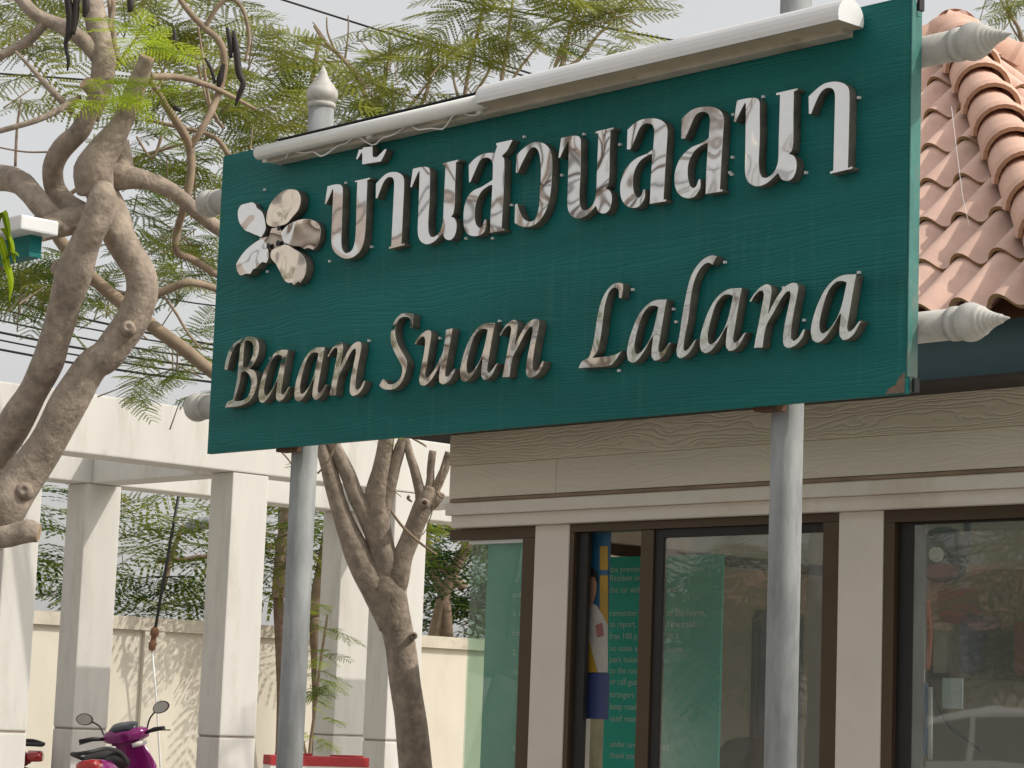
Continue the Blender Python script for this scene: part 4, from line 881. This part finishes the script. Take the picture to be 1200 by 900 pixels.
# --- small pruned tree in front of the pergola, right of the grey post
SD = 13.0
base = atD(497, 1140, SD); base.z = 0
st = thing('pruned_tree', 'small bare pruned tree with a stubby fork, standing left of the booth', 'tree', base)
m = MB()
limb(m, [(500,1160,25),(492,980,21),(486,890,19.5),(478,820,18.5),(469,755,18),(460,712,20),(453,688,21),(448,664,13),(446,650,6)], SD, 18, .1)
m.build('trunk', [BARK, CUT], st)
for pts, cp in (([(458,735,14),(441,690,18),(425,662,17),(412,632,14),(402,607,11.5),(396,590,10.5),(384,545,9),(374,515,8.5),(366,480,8)], 0), ([(455,705,14),(451,675,15),(446,645,14),(438,622,12),(427,600,11),(417,580,10),(406,552,9),(392,523,8),(378,495,7)], 0), ([(456,700,14),(452,665,16),(447,635,14),(444,605,13),(444,580,12),(446,555,11),(451,525,9.5),(456,495,9)], 0),
                ([(458,710,14),(464,676,16),(474,648,12.5),(484,622,11.5),(493,600,11.5),(500,585,11),(505,570,7)], 1), ([(494,597,8),(508,587,8.5),(516,576,6.5)], 1), ([(447,625,8),(453,585,8),(462,548,7.5),(470,522,6.5),(478,500,6)], 0), ([(490,610,7),(493,585,6.5),(489,562,6),(481,535,5),(474,510,4.5)], 0), ([(500,590,6),(504,565,5),(505,545,4.6),(507,528,4.4)], 1), ([(503,588,6),(512,570,5.5),(520,552,5.5),(527,530,5)], 0), ([(436,620,7),(433,590,7),(438,560,5.5),(448,530,4.5)], 0)):
    part_limb(pts, SD, cap=bool(cp), name='limb', par=st, n=14)
for pts in ([(458,598,1.6),(470,615,1.8),(485,630,1.8),(500,642,1.6),(512,650,1.4)], [(372,555,1.2),(385,540,1.2),(397,512,1.2)], [(345,548,1.1),(335,535,1.1),(325,525,1)], [(483,588,1.2),(478,584,2),(480,581,2)], [(510,575,1.4),(516,582,1.4),(520,584,1)], [(480,512,1.2),(495,520,1.4),(500,524,.8)], [(470,582,.6),(455,570,.6),(440,560,.5)], [(520,545,1),(500,620,.6),(485,625,.5)]):
    part_limb(pts, SD-.15, n=6, mat_=TWIG, name='twig', par=st, wob=.05)
for x, y, r in ((497,590,5),(485,745,3.5)):
    P = atD(x, y, SD-.07); n2 = -(ray(x, y).normalized()); rr = r*SD/FPX; b = MB(); b.lathe([(-.05, rr*1.3), (0, rr*1.2), (.02, rr*.8), (.01, rr*.4), (-.005, rr*.15)], P, n2, 12); b.build('branch_scar', [BARK], st)
for x, y in ((466,522),(470,515),(335,545),(332,548)):
    frond_at(atD(x, y, SD-.05), .14, rn.uniform(0, 6), .3, .2, 'lime', st, rn)
# --- slender sapling against the wall
base = atD(362, 1000, 21); base.z = 0
sp = thing('sapling', 'thin sapling with light green feathery leaves between grey post and pergola column', 'tree', base)
b = MB(); limb(b, [(360,1060,2.2),(362,900,2.2),(368,840,2),(375,780,1.8),(384,720,1.5)], 21, 7, .02); b.build('trunk', TWIG, sp)
b = MB(); limb(b, [(362,900,2),(352,850,1.6),(350,800,1.4),(345,760,1.2)], 21, 6, .02); b.build('branch', TWIG, sp)
r2 = random.Random(5)
for _ in range(46):
    y = 700+175*r2.random()**1.25; x = 374+r2.uniform(-13, 15)-(y-700)*.03
    frond_at(atD(x, y, 21+r2.uniform(-.3, .3)), r2.uniform(.2, .34), r2.uniform(0, 6.28), radians(r2.gauss(-5, 12)), radians(r2.gauss(0, 14)), r2.choice(['mid', 'lime', 'mid']), sp, r2)
# ------------------------------------------------------------------ pergola, wall
PX = -15.0
cY = {}
for k, (l, r_) in dict(A=(7, 48), C=(271, 313), E=(463, 501)).items(): cY[k] = (atX(l, 600, PX).y, atX(r_, 600, PX).y)
zpb = atX(279, 553, PX).z; zpt = atX(241.7, 480.6, PX).z
PDX = .29
pg = thing('pergola', 'white concrete pergola of square columns and beams at left behind the trees', 'pergola', (PX, cY['C'][0], 0))
xb = atY(141, 600, cY['C'][1]).x      # back row
E0, E1 = cY['A'][0]-2.6, cY['E'][1]+2.4
XB = xb
def pbox(name, a, b, bevel=.012): return MB().box(a, b).build(name, CONC, pg, org=V(((a[0]+b[0])/2, (a[1]+b[1])/2, (a[2]+b[2])/2)), bevel=bevel)
pbox('beam', (PX-PDX-.02, E0, zpb), (PX+.01, E1, zpt)); pbox('beam', (XB-PDX-.02, E0, zpb-.0), (XB+.01, E1, zpt))
dz = atX(290, 865, PX).z
def pcol(xf, y0, y1):
    o = pbox('column', (xf-PDX, y0, dz+.014), (xf, y1, zpb-.002))
    pbox('column_base', (xf-PDX, y0, -.1), (xf, y1, dz-.002)); MB().box((xf-PDX+.01, y0+.01, dz-.003), (xf-.01, y1-.01, dz+.015)).build('groove', CONCD, pg)
sp_ = cY['C'][0]-cY['A'][0]
for y0, y1 in list(cY.values())+[(cY['A'][0]-sp_, cY['A'][1]-sp_), (cY['E'][0]+1.9, cY['E'][1]+1.9)]: pcol(PX, y0, y1)
yD0, yD1 = atX(398, 700, XB-PDX*0).y, atX(437, 700, XB).y
for y0, y1 in (cY['C'], (cY['A'][0]-.7, cY['A'][1]-.7), (yD0, yD1), (yD0+2.6, yD1+2.6)):
    pcol(XB, y0, y1)
    pbox('cross_beam', (XB+.012, y0+.04, zpb+.0), (PX-PDX-.022, y1-.04, zpt-.06))
WX = -21.0
wz = atX(145, 722, WX).z
bw = thing('boundary_wall', 'long cream rendered boundary wall with a flat coping behind the pergola', 'wall', (WX, 14, 0))
MB().box((WX-.12, -12, -.1), (WX, 46, wz-.14)).build('wall_face', BWALL, bw)
MB().box((WX-.17, -12, wz-.138), (WX+.06, 46, wz)).build('coping', BCOPE, bw)
for x in (178, 5, 430, 660): 
    y = atX(x, 760, WX).y; MB().box((WX+.002, y-.13, -.1), (WX+.05, y+.13, wz-.14)).build('pilaster', BWALL, bw)
# ------------------------------------------------------------------ guy wire, street lamp, power lines
a = atD(178, 760, 25); bt = atD(213, 560, 25); gw = thing('guy_wire', 'slanting dark stay wire with a brown insulator in front of the cream wall', 'cable', (a.x, a.y, 0))
MB().tube([bt, atD(190, 690, 25), a], .018, 6).build('stay_wire', BLACK, gw)
b = MB(); b.lathe([(-.13, .02), (-.12, .035), (-.05, .045), (-.04, .03), (.02, .03), (.03, .048), (.1, .044), (.12, .02)], atD(180, 748, 25), bt-a, 10); b.build('insulator', FASCB, gw)
g2 = atD(170, 980, 25); MB().tube([a, atD(184, 830, 25), atD(188, 900, 25), V((g2.x, g2.y, 0))], .012, 6).build('stay_rod', WPLAST, gw)
lt = thing('street_lamp', 'grey street lamp arm showing between pergola column and beam', 'street lamp', atD(300, 620, 28))
b = MB(); q0 = atD(211, 622, 28); q1 = atD(255, 608, 28)
b.tube([q0, q0*.6+q1*.4, q1], [.05, .085, .06], 10); b.build('lamp_head', GALV, lt)
MB().tube([q1, atD(300, 600, 28), atD(330, 590, 28), atD(331, 1050, 28)], .045, 8).build('pole', GALV, lt)
MB().tube([atD(185, 657, 28.3), atD(215, 656, 28.3), atD(258, 650, 28.3), atD(320, 640, 28.3)], .035, 7).build('cable_arm', BARK2, lt)
for i, ((x0_, y0_), (x1_, y1_), r_) in enumerate([((0,352),(250,402),.02), ((0,365),(250,408),.014), ((0,378),(250,420),.016), ((0,392),(250,430),.022), ((0,401),(250,438),.016), ((0,412),(250,446),.022), ((110,330),(250,362),.014)]):
    D = 40+i*.6; p0 = atD(x0_-400, y0_-(y1_-y0_)*1.6, D); p1 = atD(x1_+500, y1_+(y1_-y0_)*2, D); pts = []
    for k in range(13):
        t = k/12; P = p0.lerp(p1, t); pts.append(P-V((0, 0, .9*4*t*(1-t)))+V((0, 0, .85)))
    b = MB(); b.tube(pts, r_*1.05, 5, False); tag(b.build('power_line', BLACK), ['fourth from the top of the black power lines left of the sign', 'fifth from the top of the black power lines left of the sign', 'thin black power line in the lower half of the bundle, third from the bottom', 'thick black power line second from the bottom of the bundle', 'thin black power line between the two lowest thick ones', 'lowest thick black power line, just above the pergola', 'highest black power line of the bundle left of the sign'][i], 'power line', 'power lines crossing behind the flame tree')
for lab, p0, p1 in (('thin overhead wire running down from the top edge behind the left finial', (300,-10), (800,148)), ('thin overhead wire crossing the sky above the lamp cover', (480,-10), (900,68)), ('short faint overhead wire low over the sign top edge', (540,60), (680,105)), ('faint overhead wire at the far left edge of the sky', (-20,85), (120,95))):
    b = MB(); P0, P1 = atD(*p0, 34), atD(*p1, 34); d = P1-P0
    b.tube([P0-d*.6, P0, P1, P1+d*.6], .016, 5, False); tag(b.build('power_line', BLACK), lab, 'power line', 'overhead wires above the sign')
# ------------------------------------------------------------------ second sign at the left edge
q = atD(52, 272, 8.6)
s2 = thing('estate_sign', 'shallow green sign box under a white lamp cover at the left edge', 'sign', (q.x-.6, q.y, 0))
MB().box((q.x-1.6, q.y-.02, q.z-.085), (q.x-.06, q.y+.03, q.z-.006)).build('panel', TEAL, s2)
MB().box((q.x-1.6, q.y-.1, q.z-.005), (q.x, q.y+.06, q.z+.05)).build('lamp_cover', WPLAST, s2, bevel=.008)
MB().tube([(q.x-1.2, q.y+.1, -.2), (q.x-1.2, q.y+.1, q.z)], .045, 14).build('post', GALV, s2)
lv = thing('shrub', 'long yellow green leaves poking in at the left edge beside the smaller sign', 'plant', atD(-60, 700, 7.8))
for pts in ([(-30,330,1),(-8,275,4),(2,248,5),(8,262,4.5),(11,285,2.5),(10,302,.5)], [(-30,290,1),(0,268,3),(12,282,4),(16,300,2.5),(18,308,.4)], [(-40,330,2),(-5,278,5),(8,310,5),(13,332,4),(11,352,.6)], [(-20,320,2),(0,308,4),(15,296,3),(22,300,.6)]):
    b = MB(); q = cr(pts, 5); L = [(atD(p[0]-p[2]*.8, p[1]+p[2]*.3, 7.8), atD(p[0], p[1]+1, 7.77), atD(p[0]+p[2]*.8, p[1]-p[2]*.3, 7.8)) for p in q]
    for i in range(len(L)-1):
        for k in (0, 1): b.face([L[i][k], L[i][k+1], L[i+1][k+1], L[i+1][k]], 0, True)
    b.build('leaf', LEAF3, lv)
st0 = atD(-60, 700, 7.8)
b = MB(); b.tube([V((st0.x, st0.y, -.1)), st0, atD(-35, 320, 7.8)], [.02, .015, .008], 7); b.build('stem', TWIG, lv)
# ------------------------------------------------------------------ scooter
def scooter(label, P, heading, lean, body_col, name):
    t = thing('scooter', label, 'scooter', P, heading-pi/2)     # local +y is forward
    PAINT = mat('scooter_paint_'+name, body_col, .25, var=.06, coat=.6); CHROME = steel_mat('scooter_chrome_'+name, .0, 1) if False else mat('mirror_back', (.5, .5, .5), .15, .9)
    GREY = mat('scooter_grey_plastic', (.09, .09, .1), .5); RED = mat('tail_lamp_red', (.4, .01, .015), .15, coat=1); SILV = mat('scooter_silver', (.5, .5, .52), .3, .6); WH = mat('scooter_white_trim', (.7, .66, .64), .4)
    Lm = Matrix.Rotation(lean, 4, 'Y')
    def add(b, nm, m, par=t):
        b.v = [tuple(Lm @ V(p)) for p in b.v]
        o = b.build(nm, m); o.parent = par; return o
    def shell(secs, nm, m, n=14, par=t):
        """secs: (centre y, z, half width, half height, squareness)"""
        b = MB(); k = 0
        for (y, z, hw, hh, tilt) in secs:
            for j in range(n):
                a = 2*pi*j/n; ca, sa = cos(a), sin(a)
                ex = .75; xx = hw*math.copysign(abs(ca)**ex, ca); zz = hh*math.copysign(abs(sa)**ex, sa)
                b.v.append((xx, y-zz*sin(tilt), z+zz*cos(tilt)))
        for i in range(len(secs)-1):
            for j in range(n):
                a = i*n+j; c = i*n+(j+1) % n; b.f.append((a, c, c+n, a+n)); b.mi.append(0); b.sm.append(True)
        b.f.append(tuple(reversed(range(n)))); b.mi.append(0); b.sm.append(False)
        b.f.append(tuple((len(secs)-1)*n+j for j in range(n))); b.mi.append(0); b.sm.append(False)
        return add(b, nm, m, par)
    for yw in (.62, -.62):
        b = MB(); ring = []; 
        for k in range(25):
            a = 2*pi*k/24; ring.append((0, yw+.23*cos(a), .28+.23*sin(a)))
        b.tube(ring, .048, 8, False); wh = add(b, 'wheel', BLACK)
        b = MB(); b.lathe([(-.02, .17), (0, .19), (.02, .17)], (-.0, yw, .28), (1, 0, 0), 20); add(b, 'rim', SILV, wh)
    shell([(-.78,.70,.03,.03,0),(-.7,.70,.10,.08,0),(-.5,.66,.13,.11,0),(-.2,.55,.14,.13,0),(.05,.42,.13,.1,0),(.22,.36,.1,.06,0)], 'rear_body', PAINT)
    shell([(-.6,.76,.08,.03,0),(-.5,.79,.13,.045,0),(-.2,.77,.14,.05,0),(.05,.73,.1,.045,0),(.12,.72,.04,.02,0)], 'seat', BLACK)
    shell([(.46,.40,.12,.10,.4),(.42,.55,.2,.1,.35),(.4,.68,.22,.09,.3),(.38,.8,.18,.08,.3),(.36,.9,.09,.05,.3)], 'leg_shield', PAINT)
    shell([(.5,.42,.12,.09,.4),(.53,.56,.18,.1,.35),(.51,.7,.18,.09,.3),(.46,.82,.12,.05,.3)], 'front_fairing', PAINT)
    shell([(.16,.34,.1,.03,0),(.3,.34,.13,.035,0),(.42,.36,.11,.05,0)], 'floor_board', GREY)
    shell([(.28,.93,.05,.035,.2),(.32,.95,.16,.06,.2),(.4,.955,.2,.065,.2),(.47,.94,.15,.06,.2),(.52,.92,.06,.035,.2)], 'handlebar_cover', PAINT)
    shell([(.29,.99,.06,.012,.5),(.33,1.0,.12,.032,.5),(.42,1.035,.11,.034,.5),(.48,1.05,.06,.015,.5)], 'dashboard', mat('scooter_dash_glass', (.03, .035, .045), .2))
    for s_ in (-1, 1):
        b = MB(); b.tube([(s_*.07, .29, .862), (s_*.12, .3, .868), (s_*.18, .34, .874)], [.016, .022, .014], 9); add(b, 'white_trim', WH)
    shell([(.62,.5,.05,.05,0),(.7,.53,.06,.045,0),(.45,.52,.04,.04,0)][:2], 'headlight', TUBEM)
    b = MB(); b.tube([(0, .38, .9), (0, .5, .6), (0, .62, .28)], .03, 8); add(b, 'fork', GREY)
    shell([(.5,.52,.06,.02,.3),(.62,.54,.075,.025,0),(.78,.46,.06,.02,-.5)], 'front_mudguard', PAINT)
    for s in (-1, 1):
        b = MB(); b.tube([(s*.17, .37, .95), (s*.26, .33, .965), (s*.35, .27, .96)], [.014, .018, .018], 9); g = add(b, 'grip', BLACK)
        b = MB(); b.tube([(s*.2, .42, .95), (s*.28, .41, .955), (s*.38, .36, .94)], .006, 6); add(b, 'brake_lever', GREY, g)
        b = MB(); b.tube(cr([(s*.18, .4, .98), (s*.21, .42, 1.06), (s*.27, .4, 1.11)], 4), .007, 7); mr = add(b, 'mirror', BLACK)
        b = MB(); b.v = []; 
        prof = []
        for k in range(18):
            a = 2*pi*k/18; prof.append((s*.315+.075*cos(a)*(1 if cos(a)*s > 0 else .85)+.012*sin(a)*s, 1.135+.05*sin(a)))
        me = plate([prof], .02, .004); me.materials.append(BLACK)
        me.transform(Lm @ Matrix.Translation(V((0, .385, 0)))); o = link('mirror_shell', me); o.parent = mr
        me = plate([[((x-s*.315)*.88+s*.315, (z-1.135)*.86+1.135) for x, z in prof]], .004); me.materials.append(MATS['mirror_back'])
        me.transform(Lm @ Matrix.Translation(V((0, .381, 0)))); o = link('mirror_glass', me); o.parent = mr
        shell([(-.82,.70,.02,.02,0),(-.79,.71,.03,.03,0),(-.76,.71,.02,.02,0)], 'indicator', RED) if False else None
        b = MB(); b.tube(cr([(s*.11, -.1, .72), (s*.15, -.4, .8), (s*.14, -.72, .84), (s*.05, -.86, .83), (0, -.87, .83)], 4), .016, 8); add(b, 'grab_rail', BLACK)
    shell([(-.88,.72,.05,.03,0),(-.86,.73,.085,.045,0),(-.76,.73,.1,.05,0)], 'tail_lamp', RED)
    shell([(-.95,.5,.06,.02,0),(-.88,.56,.075,.04,0),(-.7,.6,.07,.04,0)], 'rear_mudguard', BLACK)
    b = MB(); b.box((-.09, -.97, .44), (.09, -.965, .56)); add(b, 'number_plate', WH)
    b = MB(); b.tube([(.15, -.05, .25), (.17, -.4, .27), (.17, -.75, .34)], [.03, .05, .045], 10); add(b, 'exhaust', SILV)
    b = MB(); b.tube([(-.06, -.05, .25), (-.14, -.08, .14), (-.2, -.1, .02)], .012, 7); add(b, 'side_stand', GREY)
    b = MB(); b.box((-.07, -.12, .18), (.07, .2, .36)); add(b, 'engine', GREY)
    b = MB(); b.box((.176, .42, .6), (.182, .47, .66)); add(b, 'side_emblem', WH)
    return t
hd = atan2(F_.y, F_.x)
P = atD(156, 905, 18.8); P.z = 0
scooter('magenta scooter seen from behind, parked under the pergola near the wall', P, hd-radians(6), radians(-11), (.2, .006, .13), 'magenta')
P = atD(-72, 905, 20.0); P.z = 0
scooter('red scooter with only its tail showing past the leftmost pergola column', P, hd+radians(92), radians(-6), (.25, .01, .012), 'red')
# ------------------------------------------------------------------ red and white barrier
BD = 17.0
pa, pb = atD(313, 888, BD), atD(428, 884, BD+.3)
bh = (pa.z+pb.z)/2; ang = atan2(pb.y-pa.y, pb.x-pa.x)
br = thing('road_barrier', 'red and white plastic road barrier behind the foot of the grey sign post', 'barrier', ((pa.x+pb.x)/2, (pa.y+pb.y)/2, 0), ang)
Lb = (pb-pa).length
RP = mat('red_barrier_plastic', (.36, .025, .03), .45, var=.12, scale=4); WP = mat('white_barrier_plastic', (.7, .68, .63), .5, var=.08, scale=4)
def bpart(nm, secs, m):      # secs: (z, half depth)
    b = MB(); xs = (-Lb/2, Lb/2)
    for i in range(len(secs)-1):
        (z0, d0), (z1, d1) = secs[i], secs[i+1]
        b.face([(xs[0], -d0, z0), (xs[1], -d0, z0), (xs[1], -d1, z1), (xs[0], -d1, z1)]); b.face([(xs[1], d0, z0), (xs[0], d0, z0), (xs[0], d1, z1), (xs[1], d1, z1)])
        b.face([(xs[1], -d0, z0), (xs[1], d0, z0), (xs[1], d1, z1), (xs[1], -d1, z1)]); b.face([(xs[0], d0, z0), (xs[0], -d0, z0), (xs[0], -d1, z1), (xs[0], d1, z1)])
    z, d = secs[-1]; b.face([(xs[0], -d, z), (xs[1], -d, z), (xs[1], d, z), (xs[0], d, z)])
    o = b.build(nm, m); o.parent = br; return o
bpart('barrier_foot', [(0, .22), (.12, .22), (.3, .1)], RP); bpart('white_band', [(.301, .1), (bh-.07, .085)], WP); bpart('red_cap', [(bh-.069, .09), (bh-.005, .085), (bh+.0, .075)], RP)
for x0_, x1_, h in ((-.3, -.05, .018), (.12, .34, .012)):
    b = MB(); b.box((x0_, -.05, bh+.001), (x1_, .05, bh+h)); o = b.build('cap_ridge', RP); o.parent = br
# ------------------------------------------------------------------ across the road: what the steel and the glass mirror
def house(label, x, y, w_, d_, h, wall, roofc, rz=0, storeys=2, pitch=.55):
    t = thing('house', label, 'house', (x, y, 0), rz); 
    def add(b, nm, m, par=t): o = b.build(nm, m); o.parent = par; return o
    wm = mat('house_wall_%d%d' % (int(-x), int(-y)), wall, .85, var=.06, scale=1); rm = mat('house_roof_%d%d' % (int(-x), int(-y)), roofc, .8, var=.2, scale=3)
    add(MB().box((-w_/2, -d_/2, -.1), (w_/2, d_/2, h)), 'wall', wm)
    e = .7; b = MB(); a = [(-w_/2-e, -d_/2-e, h-.1), (w_/2+e, -d_/2-e, h-.1), (w_/2+e, d_/2+e, h-.1), (-w_/2-e, d_/2+e, h-.1)]; rh = (d_/2+e)*pitch
    r0, r1 = (-w_/2-e+d_/2, 0, h-.1+rh), (w_/2+e-d_/2, 0, h-.1+rh)
    b.face([a[0], a[1], r1, r0]); b.face([a[1], a[2], r1]); b.face([a[2], a[3], r0, r1]); b.face([a[3], a[0], r0]); b.face(a[::-1]); add(b, 'roof', rm)
    for s in range(storeys):
        z0 = .9+s*2.9; k = max(2, int(w_/2.4))
        for i in range(k):
            xc = -w_/2+w_*(i+.5)/k
            f = add(MB().box((xc-.6, d_/2+.001, z0), (xc+.6, d_/2+.06, z0+1.3)), 'window', BRONZE)
            o = add(MB().box((xc-.53, d_/2+.062, z0+.07), (xc+.53, d_/2+.07, z0+1.23)), 'pane', mat('far_pane', (.08, .1, .12), .1, spec=.8), f)
    if storeys > 1: add(MB().box((-w_/2-.3, d_/2+.071, 2.75), (w_/2+.3, d_/2+1.1, 2.9)), 'balcony', wm)
    return t
house('single storey cream house with an orange tiled roof behind the camera', -27, -21, 14, 7, 2.9, (.6, .55, .48), (.33, .17, .115), storeys=1, pitch=.34)
house('tall greyish house across the road behind the camera', -33, -13, 9, 7, 7.9, (.6, .56, .53), (.3, .26, .24), storeys=2)
house('low cream house nearest the road behind the camera', -8, -11, 8, 6, 3.2, (.6, .52, .42), (.34, .15, .09), storeys=1)
house('two storey brown house further down the road behind the camera', -42, -13, 9, 8, 6.0, (.42, .33, .27), (.3, .2, .17))
for i, (x, y, h) in enumerate(((-26.5, -9.2, 6.2), (-38.5, -8.5, 7), (-30, -27, 9.5), (-50, -9, 6.5), (-21, -28, 8.6), (-20.2, -8.6, 3.9), (-17.0, -10.2, 4.3), (-25.5, -12.5, 3.2))):
    t = thing('roadside_tree', ['round leafy tree before the greyish house across the road', 'tall leafy tree between greyish and brown houses across the road', 'tall leafy tree behind the orange roofed house', 'last leafy tree down the road behind the camera', 'second leafy tree behind the orange roofed house', 'small leafy tree by the kerb beside the bare branched tree', 'small leafy tree right of the white concrete pole', 'low leafy tree before the garden wall across the road'][i], 'tree', (x, y, 0))
    b = MB(); b.tube([(x, y, -.1), (x+.1, y, h*.3), (x, y+.1, h*.6)], [.16, .13, .08], 9); b.build('trunk', BARK2, t)
    r2 = random.Random(70+i)
    for _ in range(90):
        d = V((r2.gauss(0, 1), r2.gauss(0, 1), r2.gauss(0, 1))).normalized()*(r2.random()**.4); frond_at(V((x, y, h*.68))+V((d.x*h*.25, d.y*h*.25, d.z*h*.3)), r2.uniform(.9, 1.4), r2.uniform(0, 6.28), r2.gauss(0, .4), r2.gauss(0, .4), r2.choice(['mid', 'olive', 'mid']), t, r2, True)
t = thing('parked_car', 'white saloon car parked across the road behind the camera', 'car', (-13.2, -4.2, 0))
WC = mat('white_car_paint', (.72, .72, .7), .25, coat=.6, var=.02)
prof = [(-2.1,.35),(-2.15,.62),(-2.05,.8),(-1.55,.88),(-1.0,.93),(-.45,1.36),(.1,1.45),(.75,1.43),(1.35,1.12),(1.6,.95),(2.0,.93),(2.12,.7),(2.1,.38)]
me = plate([smooth_poly([(x, z) for x, z in prof], 3, 60)], 1.66, .05); me.materials.append(WC); link('body', me, t, (-13.2, -5.03, 0))
for y, dy in ((-5.036, -.004), (-3.372, .004)):
    for q in ([(-.95,.95),(-.42,1.31),(.05,1.39),(.05,.95)], [(.12,.95),(.12,1.39),(.72,1.37),(1.25,1.08),(1.3,.97)]):
        me = plate([q], .006); me.materials.append(mat('far_pane', (.08, .1, .12), .1, spec=.8)); link('side_window', me, t, (-13.2, y, 0))
for x in (-1.35, 1.35):
    for y in (-5.05, -3.55):
        b = MB(); b.lathe([(0, .22), (.0, .31), (.2, .31), (.2, .2)], (-13.2+x, y, .31), (0, 1, 0), 20); b.build('wheel', BLACK, t)
t = thing('utility_pole', 'slim white concrete pole with a small red sign across the road behind the camera', 'utility pole', (-19.4, -12, 0))
MB().tube([(-19.4, -12, -.1), (-19.4, -12, 8.5)], [.1, .07], 10).build('pole', CONC, t); MB().box((-19.7, -11.9, 2.7), (-19.1, -11.88, 3.1)).build('sign_plate', MATS['red_barrier_plastic'], t)
for k in range(3): MB().tube([(-20.0+.6*k, -12, 8.2), (-60, -14+k, 8.6)], .015, 4).build('cable', BLACK, t)
t = thing('garden_wall', 'low white garden wall with posts before the orange roofed house', 'wall', (-27, -15.5, 0))
MB().box((-36, -15.6, -.1), (-18, -15.4, 1.5)).build('wall_face', CONC, t)
for k in range(7): MB().box((-36+3*k-.15, -15.65, -.1), (-36+3*k+.15, -15.35, 1.75)).build('wall_post', BCOPE, t)
t = thing('bare_tree', 'tall bare branched tree across the road behind the camera', 'tree', (-20.5, -9.5, 0))
b = MB(); b.tube([(-20.5, -9.5, -.1), (-20.4, -9.5, 3), (-20.6, -9.4, 6), (-20.5, -9.5, 9)], [.2, .16, .11, .05], 9); b.build('trunk', BARK2, t)
r2 = random.Random(91)
for k in range(16):
    z = r2.uniform(3, 8.5); a = r2.uniform(0, 6.28); L = r2.uniform(1.2, 2.6); p0 = V((-20.5, -9.5, z)); p1 = p0+V((cos(a)*L, sin(a)*L, L*r2.uniform(.4, 1))); p2 = p1+V((cos(a+.6)*L*.6, sin(a+.6)*L*.6, L*.5))
    b = MB(); b.tube([p0, p1, p2], [.06, .04, .015], 6); b.tube([p1, p1+V((cos(a-.9)*L*.5, sin(a-.9)*L*.5, L*.4))], [.03, .01], 5); b.build('branch', BARK2, t)
# tree added out of view on the sunny side to shade the right sign post
t = thing('added_shade_tree', 'leafy tree added out of view on the sunny side to shade the right sign post', 'tree', (-.4, 8.6, 0))
b = MB(); b.tube([(-.4, 8.6, -.1), (-.45, 8.55, 2), (-.8, 8.5, 4.2)], [.14, .11, .07], 10); b.build('trunk', BARK, t)
r2 = random.Random(77)
for _ in range(150):
    d = V((r2.gauss(0, 1), r2.gauss(0, 1), r2.gauss(0, 1))).normalized()*(r2.random()**.4)
    frond_at(V((-.9, 8.5, 4.5))+V((d.x*1.5, d.y*1.1, d.z*1.25)), r2.uniform(.5, .8), r2.uniform(0, 6.28), r2.gauss(0, .35), r2.gauss(0, .35), 'mid', t, r2, True)
